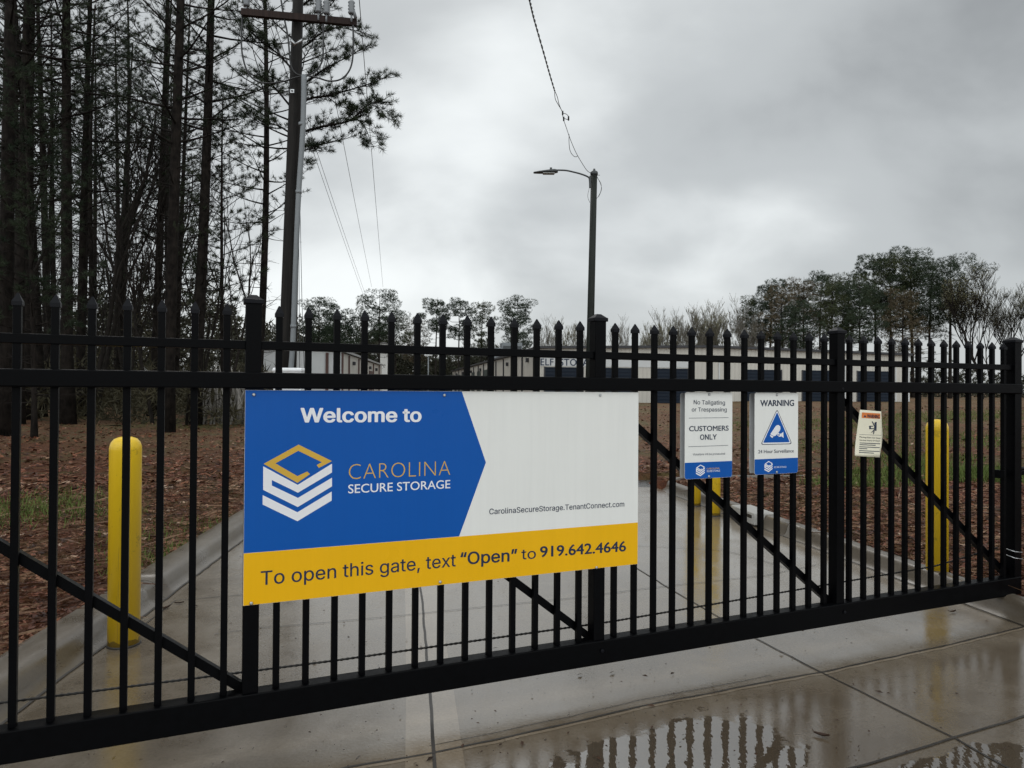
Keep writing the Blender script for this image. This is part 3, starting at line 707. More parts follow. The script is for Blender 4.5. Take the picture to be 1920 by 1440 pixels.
ws, o_ = small_sign('surveillance_sign', 'white warning sign with a security camera in a blue triangle', cC(1058, 100), cC(1545, 103), cC(1040, 1020), cC(1530, 1002), cC(1042, 846), cC(1533, 831), 1433.3, 1448.3, 864.7, 885)
VT = lambda *k, **q: ptext('lettering', *k, M['sign_navy'], ws, 0, o_, **q)
VT('WARNING', cC(1115, 249), cC(1491, 245), cC(1115, 182), bold=.030, font='B')
VT('24 Hour Surveillance', cC(1090, 780), cC(1490, 769), cC(1090, 742), bold=.002, font='B')
ptext('lettering', 'SECURE STORAGE', cC(1268, 945), cC(1406, 940), cC(1268, 927), M['logo_white'], ws, 0, o_, font='B')
def rtri(A, B, D, r):
    """rounded triangle in crop pixels"""
    o = []
    for p, q, s_ in ((A, D, B), (B, A, D), (D, B, A)):
        p, q, s_ = Vector(p), Vector(q), Vector(s_)
        u = (q-p).normalized()*r; v = (s_-p).normalized()*r
        for k in range(7):
            t = k/6; o.append(tuple((p+u)*(1-t)**2+2*t*(1-t)*p+(p+v)*t*t))
    return [cC(*x) for x in o]
tr = MB()
tr.prism(poly(rtri((1303, 280), (1117, 684), (1473, 676), 34), o_, 0), -o_, -o_+.0006, 0)
tr.prism(poly(rtri((1303, 293), (1127, 677), (1463, 669), 30), o_+.0006, 0), -o_-.0006, -o_, 1)
tr.prism(poly(rtri((1303, 317), (1145, 661), (1446, 654), 14), o_+.0012, 0), -o_-.0012, -o_-.0006, 2)
oo = o_+.0018
body = [(1284, 478), (1300, 463), (1320, 462), (1338, 478), (1340, 505), (1330, 530), (1308, 552), (1290, 580), (1268, 588), (1226, 565)]
for pl in (body, [(1226, 572), (1262, 590), (1248, 608), (1222, 585)], [(1308, 552), (1318, 545), (1330, 562), (1352, 556), (1352, 590), (1326, 594), (1306, 578)], [(1352, 556), (1372, 538), (1376, 606), (1354, 590)]):
    tr.prism(poly([cC(*p) for p in pl], oo, 0), -oo, -oo+.0006, 1)
tr.prism(poly([cC(1324+8*math.cos(R(k)), 572+9*math.sin(R(k))) for k in range(0, 360, 30)], oo+.0006, 0), -oo-.0006, -oo, 2)
tr.build('camera_triangle', [M['sign_navy'], M['logo_white'], M['sign_blue']], ws)
# small curled gate-hazard placard: a warped plastic sheet
pw = tag(empty('hazard_placard', (GX, GY, 0), GTH), 'small curled cream placard with orange warning header tied on the gate', 'placard')
OLc = [(410, 165), (915, 205), (925, 300), (955, 780), (920, 1010), (835, 1280), (350, 1255), (300, 1255), (280, 1235), (390, 320)]
def warp(s, z):   # bulge of the sheet towards the viewer
    u = (s-SC0)/SW; v = (z-ZC0)/SH
    return .018 + .010*math.sin(math.pi*min(1, max(0, u))) + .012*max(0, .45-v)**2*4
p0, p1, p2 = GP(*cD(280, 1280), .02), GP(*cD(955, 160), .02), None
SC0, SW, ZC0, SH = p0.x, p1.x-p0.x, p0.y, p1.y-p0.y
def warped(px, lift, grid=10):
    bm = bmesh.new(); vs = [bm.verts.new((GP(*cD(*p), .025).x, 0, GP(*cD(*p), .025).y)) for p in px]
    bm.faces.new(vs)
    xs_ = [v.co.x for v in vs]; zs_ = [v.co.z for v in vs]
    for k in range(1, grid):
        for ax, lo, hi in ((0, min(xs_), max(xs_)), (2, min(zs_), max(zs_))):
            co = [0, 0, 0]; co[ax] = lo+(hi-lo)*k/grid; no = [0, 0, 0]; no[ax] = 1
            bmesh.ops.bisect_plane(bm, geom=bm.verts[:]+bm.edges[:]+bm.faces[:], plane_co=co, plane_no=no)
    for v in bm.verts: v.co.y = -warp(v.co.x, v.co.z)-lift
    bm.verts.index_update(); return bm
def wbuild(name, pxs, lift, mat, solid=0):
    mb = MB()
    for px, g_ in pxs:
        bm = warped(px, lift, g_)
        if solid:
            r_ = bmesh.ops.solidify(bm, geom=bm.faces[:], thickness=solid); bm.verts.index_update()
        bm.normal_update()
        mb.add([v.co[:] for v in bm.verts], [[v.index for v in f.verts] for f in bm.faces], 0, True); bm.free()
    return mb.build(name, mat, pw)
wbuild('sheet', [(OLc, 12)], .0, M['sign_cream'], .0012)
wbuild('header', [([(450, 228), (885, 255), (885, 382), (440, 358)], 6)], .0022, M['sign_orange'])
bx = lambda x0, y0, x1, y1, sl=0.04: [(x0, y0), (x1, y0+(x1-x0)*sl), (x1-3, y1+(x1-x0)*sl), (x0-3, y1)]
wbuild('pictogram', [(bx(608, 540, 700, 560, .02), 2), (bx(610, 560, 645, 612, .02), 2), (bx(610, 596, 715, 618, .02), 2), (bx(750, 452, 790, 660, .02), 3),
    ([(665, 440), (690, 440), (735, 520), (760, 560), (740, 620), (722, 620), (728, 560), (700, 505)], 2), ([(735, 470), (755, 455), (755, 520), (735, 510)], 1),
    ([(722, 620), (740, 620), (722, 735), (700, 735), (708, 680)], 2), ([(708, 640), (722, 650), (672, 700), (650, 700)], 1), ([(480, 340), (510, 285), (545, 342)], 1)], .0024, M['sign_navy'])
ln = []
for y, x1 in ((935, 880), (975, 760), (1025, 860), (1065, 555), (1115, 850), (1158, 700)): ln.append((bx(400-(y-935)*.12, y, x1, y+17, .045), 4))
ln.append((bx(395, 742, 915, 748, .045), 4))
wbuild('fine_print', ln, .0022, M['sign_navy'])
def ctext(t, pl, pr, top, bold):
    a, b, c = GP(*cD(*pl), .03), GP(*cD(*pr), .03), GP(*cD(*top), .03)
    o = put_text('lettering', t, a.x, b.x, a.y, b.y, c.y-a.y, M['sign_navy'], pw, 0, bold, 1.0, 'B')
    for v in o.data.vertices: v.co.y = -warp(v.co.x, v.co.z)-.0028
ctext('WARNING', (575, 352), (880, 372), (575, 272), .03)
ctext('Moving Gate Can Cause', (412, 820), (905, 848), (412, 790), .012)
ctext('Serious Injury Or Death', (412, 890), (890, 912), (412, 862), .012)

# ------------------------------------------------------------------ bollards
def bollard(x, y, h, r, label, lean=(0, 0)):
    e_ = tag(empty('bollard', (x, y, 0)), label, 'bollard', 'yellow bollards beside the driveway')
    r0 = r; prof = [(r0*1.0, 0.0), (r0, h-.085), (r0*1.005, h-.08), (r0*.99, h-.06), (r0*.90, h-.035), (r0*.70, h-.014), (r0*.38, h-.003), (r0*.05, h)]
    MB().lathe(prof, 32).build('sleeve', M['yellow'], e_)
    MB().lathe([(r0*1.05, -.005), (r0*1.06, .006), (r0*1.0, .012)], 32).build('base_seal', M['joint'], e_)
    e_.rotation_euler = (lean[0], lean[1], 0); return e_
q = G(232, 1214); q *= 1+.05/q.y; bollard(q.x, q.y, 1.245, .088, 'large yellow bollard standing against the kerb by the leaf-covered ground', (0, R(-.1)))
q = G(1757, 1103); q *= 1+.05/q.y; bollard(q.x, q.y, 1.33, .080, 'yellow bollard seen through the gate below the mulch bank near its end post', (0, R(-.1)))
q = G(1337, 968); q *= 1+.06/q.y; bollard(q.x, q.y, 1.25, .0875, 'yellow bollard below the customers only notice, nearer one of a close pair')
q = G(1301.5, 949); q *= 1+.06/q.y; bollard(q.x, q.y, 1.25, .0875, 'yellow bollard below the customers only notice, farther one of a close pair')

# pale slab of a drain inlet on the right kerb
q = G(1388, 958, .14)
iv = MB(); iv.bevbox(-.13, .13, -.30, .30, -.12, .018, .012); iv.bevbox(-.135, -.10, -.24, -.02, -.05, -.012, .003, 1)
o = iv.build('drain_inlet', [M['stone'], M['joint']]); o.location = (q.x+.16, q.y+.05, .14); o.rotation_euler = (0, 0, R(8)); tag(o, 'pale concrete drain inlet slab set in the kerb beyond the yellow pair', 'drain inlet')

# ------------------------------------------------------------------ utility pole
UY = 15.0
pb, pt = P(536, 800, UY), P(560, -40, UY); pb = pt + (pb-pt)*1.08
up = tag(empty('utility_pole', (pb.x, pb.y, 0)), 'tall leaning wooden utility pole with crossarm and grey conduit', 'utility pole')
L_ = lambda v: Vector(v) - Vector((pb.x, pb.y, 0))
base = L_((pb.x, pb.y, .2)); top = L_(pt)
MB().tube([base+(top-base)*t for t in (0, .25, .5, .75, 1)], [.205, .18, .155, .128, .105], 16).build('pole', M['pole_wood'], up)
ca0, ca1 = L_(P(453, 23, UY-.25)), L_(P(669, 43, UY-.1))
d = (ca1-ca0); dn = d.normalized(); upv = Vector((0, 0, 1)); sd = dn.cross(upv).normalized(); upv = sd.cross(dn)
vs = [tuple(p+sd*a+upv*b_) for p in (ca0, ca1) for a, b_ in ((-.05, -.068), (.05, -.068), (.05, .068), (-.05, .068))]
arm = MB().add(vs, [(0, 1, 2, 3), (7, 6, 5, 4), (0, 4, 5, 1), (1, 5, 6, 2), (2, 6, 7, 3), (3, 7, 4, 0)]).build('crossarm', M['arm_wood'], up)
def lpx(*pts, Y=UY-.2): return [L_(P(x, y, Y)) for x, y in pts]
def smooth(pts, n=6):
    o = []
    for i in range(len(pts)-1):
        p0, p1, p2, p3 = pts[max(0, i-1)], pts[i], pts[i+1], pts[min(len(pts)-1, i+2)]
        for k in range(n):
            t = k/n; o.append(.5*((2*p1)+(p2-p0)*t+(2*p0-5*p1+4*p2-p3)*t*t+(-p0+3*p1-3*p2+p3)*t**3))
    o.append(pts[-1]); return o
MB().tube(smooth(lpx((570, 141), (568, 240), (560, 362), (555, 480), (549, 640), (545, 700), (541, 790), (539, 850), Y=UY-.26)), .055, 12).build('conduit', M['conduit'], up)
cp = MB()
for y_, x_ in ((233, 565.5), (360, 560), (612, 550)): cp.tube([L_(P(x_, y_-3, UY-.26)), L_(P(x_, y_+3, UY-.26))], .064, 12)
cp.build('conduit_strap', M['conduit'], up)
for pts in ([(662, 47), (662, 100), (656, 130), (640, 148), (618, 152), (596, 146), (573, 141)], [(606, 45), (606, 85), (605, 110), (597, 128), (584, 138), (572, 141)], [(454, 30), (453, 90), (462, 130), (478, 150), (500, 156), (530, 153), (552, 146), (570, 142)], [(527, 0), (532, 30), (540, 70), (545, 120), (555, 138), (570, 142)]):
    MB().tube(smooth(lpx(*pts)), .018, 6).build('cable', M['wire'], up)
for (x, y) in ((659, 27), (597, 24), (612, 27), (462, 12)):
    q = L_(P(x, y, UY-.2)); mb = MB()
    pr = []
    for k in range(9): pr.append((.075 if k % 2 else .052, k*.035))
    mb.lathe(pr, 12); mb.tube([(0, 0, -.16), (0, 0, .0)], .022, 6); o = mb.build('insulator', M['insul'], up, q)
MB().tube(lpx((660, 12), (667, 34)), .035, 8).build('cutout_bracket', M['insul'], up)
vb = MB(); a, b, c = lpx((545, 73), (553, 84), (567, 74), Y=UY-.32); vb.tube([a, b], .028, 4); vb.tube([b, c], .028, 4); vb.build('brace_plate', M['steel'], up)
vb = MB(); q = L_(P(548, 171, UY-.22)); vb.bevbox(q.x-.04, q.x+.04, q.y-.01, q.y+.01, q.z-.04, q.z+.04, .004); vb.lathe([(.02, q.z-.01), (.02, q.z+.01)], 8, (q.x, q.y-.015), 1); vb.build('pole_plate', [M['steel'], M['joint']], up)
gw = MB(); gw.tube([L_(P(562, 360, UY-.1)), L_(P(566, 560, UY-.6)), L_(P(571, 700, UY-1.0))], .006, 4); gw.tube([L_(P(560, 360, UY-.1)), L_(P(561, 560, UY-.4)), L_(P(562, 700, UY-.5))], .006, 4); gw.build('ground_wire', M['alum'], up)
# far spans of the line
def span(name, a, b, sag, r, label, n=24):
    pts = []
    for i in range(n+1):
        t = i/n; p = a+(b-a)*t; pts.append(p-Vector((0, 0, sag*4*t*(1-t))))
    o = MB().tube(pts, r, 5).build(name, M['wire']); return tag(o, label, 'wire')
far = 62.0
for p0, p1, lb in (((589, -20), (697, 538), 'thin overhead line, middle one sloping past the pine branch'), ((672, -20), (718, 538), 'thin overhead line hanging from the right end of the crossarm'),
                   ((494, -20), (683, 546), 'thin overhead line, upper of the close pair emerging behind the leaning pole'), ((484, -20), (681, 552), 'thin overhead line, lower of the close pair emerging behind the leaning pole')):
    span('power_line', P(*p0, UY-.1), P(*p1, far), .12, .009, lb)

# white cabinet in front of the pole
q0, q1 = P(517, 690, 12.6), P(572, 690, 12.6)
cab = tag(empty('electrical_cabinet', ((q0.x+q1.x)/2, 12.6, terrain((q0.x+q1.x)/2, 12.6)-.05)), 'white cabinet with rounded lid standing at the foot of the utility pole', 'cabinet')
hh = q0.z-cab.location.z; hw = (q1.x-q0.x)/2
MB().bevbox(-hw+.02, hw-.02, -.18, .18, 0, hh-.07, .01).build('body', M['white_box'], cab)
MB().bevbox(-hw, hw, -.21, .21, hh-.075, hh, .03).build('lid', M['white_box'], cab)
MB().bevbox(-hw+.05, hw-.05, -.19, -.178, .15, hh-.15, .004).build('door', M['sign_edge'], cab)

# ------------------------------------------------------------------ street lamp on a dark pole
LY = 22.0
lt, lb_ = P(1114, 322, LY), P(1107, 620, LY); lb_ = lt+(lb_-lt)*((lt.z-.2)/(lt.z-lb_.z))
lamp = tag(empty('street_lamp', (lb_.x, LY, 0)), 'dark wooden lamp pole with one long-armed street light head', 'street lamp')
L2 = lambda x, y, Y=LY: P(x, y, Y)-Vector((lb_.x, LY, 0))
a, b = L2(1114, 324), Vector((0, 0, .2))
MB().tube([b, b+(a-b)*.5, a], [.125, .11, .098], 14).build('pole', M['light_pole'], lamp)
tp = MB(); tp.lathe([(.115, a.z-.08), (.122, a.z-.02), (.11, a.z+.03), (.04, a.z+.07), (.035, a.z+.12), (.01, a.z+.13)], 12, (a.x, a.y)); tp.build('pole_top', M['lamp_dark'], lamp)
MB().tube(smooth([L2(1106, 352), L2(1105.5, 338), L2(1103, 332), L2(1090, 326.5), L2(1075, 322.5), L2(1060, 319.5), L2(1040, 319)]), .026, 8).build('arm', M['lamp_dark'], lamp)
MB().bevbox(L2(1105, 350).x, L2(1108, 350).x, -.04, .04, L2(1105, 352).z, L2(1105, 330).z, .005).build('arm_bracket', M['lamp_dark'], lamp)
h0, h1 = L2(1000, 324), L2(1046, 321.5)
hd = MB(); n = 12; prof = [(0, .02, .015), (.03, .075, .03), (.25, .115, .045), (.55, .14, .065), (.85, .135, .08), (1, .06, .06)]
b0 = 0
for t, wy, hz in prof:
    c = h0+(h1-h0)*t
    for k in range(n):
        an = 2*math.pi*k/n; z = math.sin(an); hd.v.append((c.x, c.y+wy*math.cos(an), c.z+hz*(z if z > 0 else z*.65)))
for i in range(len(prof)-1):
    for k in range(n): hd.f.append((i*n+k, (i+1)*n+k, (i+1)*n+(k+1) % n, i*n+(k+1) % n)); hd.m.append(0); hd.sm.append(True)
hd.f += [tuple(range(n)), tuple(range((len(prof)-1)*n, len(prof)*n))[::-1]]; hd.m += [0, 0]; hd.sm += [False]*2
head = hd.build('lamp_head', M['lamp_dark'], lamp)
c = L2(1033, 318); MB().bevbox(c.x-.035, c.x+.035, c.y-.035, c.y+.035, c.z-.02, c.z+.06, .005).build('photocell', M['lamp_dark'], head)
c = L2(1030, 325.5); MB().bevbox(c.x-.20, c.x+.16, c.y-.10, c.y+.10, c.z-.012, c.z+.01, .004).build('lens', M['glass'], head)
lw = MB()
lw.tube(smooth([L2(1119, 332), L2(1127, 345), L2(1126, 360), L2(1119, 372)]), .006, 5); lw.tube(smooth([L2(1119, 330), L2(1128, 352), L2(1122, 370)]), .006, 5); lw.tube(smooth([L2(1105, 352), L2(1102, 368), L2(1106, 380)]), .006, 5); lw.tube([L2(1112, 328, LY-.15), L2(1125, 328.5, LY-.15)], .008, 5)
lw.build('loose_wire', M['wire'], lamp)
# service drop to the lamp, coming over the viewer's head
def tw(px, py):       # level height line: nearer as it climbs out of the picture
    t = (322-py)/322.0; return P(px, py, LY-.12-9.8*t)
sd_ = MB()
mainp = smooth([tw(x, y) for x, y in ((985, -30), (993, 0), (1000, 30), (1010, 66), (1022, 108), (1031, 140), (1040, 170))], 14)
for ph in (0, math.pi):
    sd_.tube([p+Vector((math.cos(i*.9+ph), 0, math.sin(i*.9+ph)))*.011 for i, p in enumerate(mainp)], .010, 5)
for pts in ([(1040, 170), (1041, 185), (1046, 195), (1052, 205), (1055, 212)], [(1040, 170), (1045, 182), (1048, 195), (1052, 205)], [(1055, 212), (1062, 214), (1066, 219), (1065, 224), (1058, 222)], [(1055, 212), (1056, 222), (1062, 240), (1067, 255), (1072, 268), (1078, 282), (1083, 292)],
            [(1067, 252), (1067, 268), (1069, 283), (1075, 292), (1080, 294), (1083, 292)], [(1083, 292), (1092, 307), (1101, 320), (1109, 325)]):
    sd_.tube(smooth([tw(x, y) for x, y in pts]), .0085, 5)
for x, y in ((1055, 212), (1066, 222), (1057, 223)): sd_.tube([tw(x, y-3), tw(x, y+3)], .024, 6)
tag(sd_.build('service_cable', M['wire']), 'twisted black service cable with a splice loop running to the lamp pole', 'cable')

# ------------------------------------------------------------------ storage buildings
def wall_frame(name, p0, ang, label):
    e_ = empty(name, (p0.x, p0.y, 0), ang); return tag(e_, label, 'building')
BA = R(10.0)
BY = 46.0
k0 = P(1011, 757, BY); bld = wall_frame('storage_building', k0, BA, 'long tan self storage building with navy roller doors and dark roof line')
def bx_of(px):        # pixel column -> distance along the front wall
    r_ = ray(px, 700); fx, fy = math.cos(BA), math.sin(BA)
    # k0 + s*(fx,fy) parallel to r
    det = fx*r_.y - fy*r_.x
    return (-(k0.x)*r_.y + k0.y*r_.x)/det
def bz(px, py):
    s = bx_of(px); Y = k0.y+s*math.sin(BA); return P(px, py, Y).z
WB = bx_of(1702); ZB = .35; RID = bx_of(1334); ZE = bz(1700, 667); ZR = bz(1334, 652); ZEL = ZE+.05
DEP = 62.0
front = MB()
front.prism([(0, ZB), (WB, ZB), (WB, ZE), (RID, ZR), (0, ZEL)], 0, .15); front.build('front_wall', M['wall_tan'], bld)
sw_ = MB(); sw_.box(0.002, .15, .155, DEP, ZB, ZEL-.03); sw_.build('side_wall', M['wall_tan'], bld)
sw_ = MB(); sw_.box(WB-.15, WB-.002, .155, DEP, ZB, ZE-.03); sw_.build('side_wall', M['wall_tan'], bld)
sw_ = MB(); sw_.box(.155, WB-.155, DEP-.15, DEP, ZB, ZE-.03); sw_.build('rear_wall', M['wall_tan'], bld)
rf = MB(); rf.add([(-.2, -.25, ZEL), (RID, -.25, ZR), (WB+.2, -.25, ZE), (-.2, DEP+.2, ZEL), (RID, DEP+.2, ZR), (WB+.2, DEP+.2, ZE), (-.2, -.25, ZEL+.16), (RID, -.25, ZR+.16), (WB+.2, -.25, ZE+.16), (-.2, DEP+.2, ZEL+.16), (RID, DEP+.2, ZR+.16), (WB+.2, DEP+.2, ZE+.16)],
    [(0, 1, 7, 6), (1, 2, 8, 7), (6, 7, 10, 9), (7, 8, 11, 10), (0, 3, 4, 1), (1, 4, 5, 2), (0, 6, 9, 3), (2, 5, 11, 8), (3, 9, 10, 4), (4, 10, 11, 5)])
rf.build('roof', M['trim'], bld)
# pale fascia over the doors, with the lettering
zd = bz(1250, 691)
fp = MB(); fp.prism([(.05, zd+.06), (bx_of(1300), zd+.06), (bx_of(1300), ZR-.55), (.05, ZEL-.15)], -.03, -.004); fp.build('fascia_panel', M['wall_white'], bld)
for a, b in ((1022, 1092), (1134, 1183), (1230, 1289), (1398, 1464), (1505, 1562), (1608, 1666)):
    x0, x1 = bx_of(a), bx_of(b)
    fr = MB(); fr.box(x0-.08, x0-.003, -.05, -.006, ZB+.1, zd+.02); fr.box(x1+.003, x1+.08, -.05, -.006, ZB+.1, zd+.02)
    dr = MB().box(x0, x1, -.04, -.008, ZB+.1, zd).build('roller_door', M['door'], bld); fr.build('frame', M['trim'], dr)
for px in (1348, 1584, 1679):
    x0 = bx_of(px); MB().box(x0-.04, x0+.04, -.06, -.006, ZB+.2, zd+.5).build('downspout', M['wall_white'], bld)
MB().box(WB-.02, WB+.10, -.08, .02, ZB, ZE).build('corner_trim', M['wall_white'], bld)
zl, zh = bz(1060, 685.5), bz(1060, 673)
put_text('lettering', 'SELF  STORAGE', bx_of(1004.5), bx_of(1124), zl, zl, zh-zl, M['sign_navy'], bld, -.04, .016, 1.1, 'B')
ys_ = 2.5; 
for k in range(14):
    y_ = 1.5+k*4.2
    MB().box(-.10, -.004, y_, y_+.14, ZB+.2, ZEL-.1).build('downspout', M['trim'], bld)
    if k % 2 == 0:
        wl = MB(); wl.bevbox(-.20, -.004, y_+2.0, y_+2.25, ZEL-.75, ZEL-.45, .02); wl.build('wall_light', M['trim'], bld)
for k in range(7):
    y_ = 24+k*5.2
    MB().box(-.04, -.006, y_, y_+3.0, ZB+.2, ZEL-.7).build('roller_door', M['wall_green'], bld)
for px, py, w_, h_ in ((1018, 655, 1.1, .9), (1060, 654, 1.9, 1.4)):
    x0 = bx_of(px); mb = MB(); mb.bevbox(x0-w_/2, x0+w_/2, 20, 21.4, ZEL+.18, ZEL+.3+h_, .03); mb.box(x0-w_/2+.1, x0+w_/2-.1, 19.97, 19.995, ZEL+.45, ZEL+h_, 1); mb.build('rooftop_unit', [M['conduit'], M['lamp_dark']], bld)
# left storage building
LA = R(5.0); LY0 = 44.0
k1 = P(640, 700, LY0); lb2 = wall_frame('storage_building', k1, LA, 'low pale storage building behind the utility pole with brown downspouts')
ZE1 = P(640, 660, LY0).z; LW = 5.2; LD = 26.0
MB().prism([(-LW, .3), (0, .3), (0, ZE1), (-LW/2, ZE1+.35), (-LW, ZE1)], 0, .15).build('front_wall', M['wall_white'], lb2)
MB().box(-.15, -.002, .155, LD, .3, ZE1-.03).build('side_wall', M['wall_tan'], lb2)
MB().box(-LW+.002, -LW+.15, .155, LD, .3, ZE1-.03).build('side_wall', M['wall_tan'], lb2)
rf = MB(); rf.add([(-LW-.2, -.2, ZE1), (-LW/2, -.2, ZE1+.36), (.2, -.2, ZE1), (-LW-.2, LD+.2, ZE1), (-LW/2, LD+.2, ZE1+.36), (.2, LD+.2, ZE1), (-LW-.2, -.2, ZE1+.14), (-LW/2, -.2, ZE1+.5), (.2, -.2, ZE1+.14), (-LW-.2, LD+.2, ZE1+.14), (-LW/2, LD+.2, ZE1+.5), (.2, LD+.2, ZE1+.14)],
    [(0, 1, 7, 6), (1, 2, 8, 7), (6, 7, 10, 9), (7, 8, 11, 10), (0, 3, 4, 1), (1, 4, 5, 2), (0, 6, 9, 3), (2, 5, 11, 8), (3, 9, 10, 4), (4, 10, 11, 5)]); rf.build('roof', M['roof'], lb2)
MB().box(.02, .12, -.05, .1, .4, ZE1-.05).build('downspout', M['trim_brown'], lb2)
MB().box(-.95, -.78, -.09, -.004, .4, ZE1-.05).build('downspout', M['trim_brown'], lb2)
for k in range(5): MB().box(.004, .10, 3+k*5, 3.14+k*5, .4, ZE1-.1).build('downspout', M['trim_brown'], lb2)
for k in range(4): MB().bevbox(.004, .2, 5+k*5, 5.25+k*5, ZE1-.65, ZE1-.4, .02).build('wall_light', M['trim'], lb2)
MB().box(.004, .05, 15, 17.4, .4, ZE1-.75).build('door', M['trim_brown'], lb2)
MB().box(-4.6, -2.4, -.05, -.004, .4, 2.6).build('roller_door', M['wall_tan'], lb2)
# small distant shed and a flood-light mast beyond
q = P(720, 660, 95); sh = tag(empty('distant_shed', (q.x, 95, terrain(q.x, 95))), 'small white shed far off below the tallest middle pine', 'shed')
zt_ = P(720, 641, 95).z-sh.location.z
MB().box(-.75, .75, 0, 2, 0, zt_-.25).build('wall', M['sign_white'], sh); MB().prism([(-.85, zt_-.25), (.85, zt_-.25), (0, zt_)], -.1, 2.1).build('roof', M['roof'], sh)
q = P(803, 700, 70); fl = tag(empty('floodlight_mast', (q.x, 70, .8)), 'slim floodlight mast between the two storage buildings', 'floodlight')
zt_ = P(803, 667, 70).z-.8
MB().tube([(0, 0, -.3), (0, 0, zt_)], .06, 8).build('mast', M['conduit'], fl); MB().bevbox(-.4, .4, -.12, .12, zt_, zt_+.22, .03).build('lamp_head', M['white_box'], fl)

# ------------------------------------------------------------------ trees
def rnd(a, b): return random.uniform(a, b)
def tuft(mb, c, d, n, ln, wd, m, spread=.9):
    for _ in range(n):
        v = Vector((rnd(-1, 1), rnd(-1, 1), rnd(-1, 1)))*spread + d
        if v.length < .05: continue
        v.normalize(); s = v.orthogonal().normalized()
        s = (s*math.cos(_*2.4)+v.cross(s)*math.sin(_*2.4))*wd*.5
        b = c + v*ln*.08; l = ln*rnd(.7, 1.15); k = len(mb.v)
        mb.v += [tuple(b-s), tuple(b+s), tuple(b+v*l)]; mb.f.append((k, k+1, k+2)); mb.m.append(m); mb.sm.append(False)
def branch_path(a, d, L, upc, n=5, wob=.12):
    pts = [Vector(a)]; dd = Vector(d).normalized()
    for i in range(n):
        dd = (dd+Vector((rnd(-wob, wob), rnd(-wob, wob), upc+rnd(-wob, wob)*.5))).normalized(); pts.append(pts[-1]+dd*L/n)
    return pts
def pine_branch(mb, pts, r, tw, tl, nn, ln, wd, start=.3, tn=2):  # twigs either side, each ending in needle tufts
    mb.tube(pts, [r*(1-.85*i/(len(pts)-1)) for i in range(len(pts))], 4, 0, False)
    k = len(pts)-1
    for i in range(tw):
        t = start+(1-start)*(i+.5)/tw; f = t*k; j = min(k-1, int(f)); p = pts[j]+(pts[j+1]-pts[j])*(f-j); d = (pts[j+1]-pts[j]).normalized()
        sd = d.cross(Vector((0, 0, 1))); sd = sd.normalized() if sd.length > .1 else Vector((1, 0, 0))
        v = (d*rnd(.4, .9)+sd*(1 if i % 2 else -1)*rnd(.4, 1)+Vector((0, 0, rnd(-.15, .6)))).normalized()
        L = tl*rnd(.6, 1.3); e_ = p+v*L
        mb.tube([p, p+v*L*.55+Vector((0, 0, rnd(-.03, .03))), e_], [r*.3, r*.22, r*.12], 3, 0, False)
        for q in range(tn):
            g = e_-v*L*(.42*q/max(1, tn)) + Vector((rnd(-.1, .1), rnd(-.1, .1), rnd(-.05, .1)))*L*.6*(q > 0)
            tuft(mb, g, v*.5+Vector((0, 0, .25)), nn, ln, wd, 1)
    tuft(mb, pts[-1], (pts[-1]-pts[-2]).normalized()*.6, nn, ln, wd, 1)
def trunk_path(H, sway):
    n = 9; ax, ay = rnd(-sway, sway), rnd(-sway, sway)
    return [Vector((math.sin(i/n*2.6+ax*9)*abs(ax)-math.sin(ax*9)*abs(ax), math.sin(i/n*2.2+ay*7)*abs(ay)-math.sin(ay*7)*abs(ay), -.4+(H+.4)*i/n)) for i in range(n+1)]
def at_h(tp, H, h):
    f = (h+.4)/(H+.4)*(len(tp)-1); j = max(0, min(len(tp)-2, int(f))); return tp[j]+(tp[j+1]-tp[j])*(f-j)
def make_pine(seed, H, r0, cb, nb, bl, tw, tl, nn, ln, wd, tn=2, dead=0, flat=.0, sway=.25, sides=10, mats=('bark', 'needle'), topb=.35):
    random.seed(seed); tp = trunk_path(H, sway); tm = MB()
    rr = [r0*1.5]+[r0*.95*(1-.80*(i/9)**1.4) for i in range(1, 10)]; tm.tube(tp, rr, sides)
    cm = MB()
    for i in range(nb):
        t = ((i+rnd(0, .9))/nb); h = cb+(H-cb)*t*.985; a = i*2.4+rnd(-.4, .4)
        L = bl*((.55+.45*math.sin(math.pi*min(1, t*1.15+.08)))*(1-t**3*(1-topb)))*rnd(.65, 1.2)
        el = rnd(-.1, .35)+.55*t-flat
        pts = branch_path(at_h(tp, H, h), (math.cos(a)*math.cos(el), math.sin(a)*math.cos(el), math.sin(el)), L, .06, 5)
        pine_branch(cm, pts, r0*(.20-.12*t)+.006, max(2, int(tw*L/bl)), tl, nn, ln, wd, .28, tn)
    for q in range(6): tuft(cm, tp[-1]+Vector((rnd(-.3, .3), rnd(-.3, .3), rnd(-.4, .1))), Vector((0, 0, .4)), nn, ln, wd, 1)
    for i in range(dead):
        h = rnd(cb*.25, cb*1.05); a = rnd(0, 6.28); el = rnd(-.25, .45); L = rnd(.5, 2.2)
        pts = branch_path(at_h(tp, H, h), (math.cos(a), math.sin(a), el), L, .0, 4, .25)
        cm.tube(pts, [.022, .016, .011, .008, .004], 3, 0, False)
        for k in range(2):
            p = pts[2+k]; v = Vector((rnd(-1, 1), rnd(-1, 1), rnd(-.4, .8))).normalized(); cm.tube([p, p+v*rnd(.25, .7)], [.008, .003], 3, 0, False)
    ms = [M[m] for m in mats]
    return tm.mesh('trunk', ms[0]), cm.mesh('crown', ms)
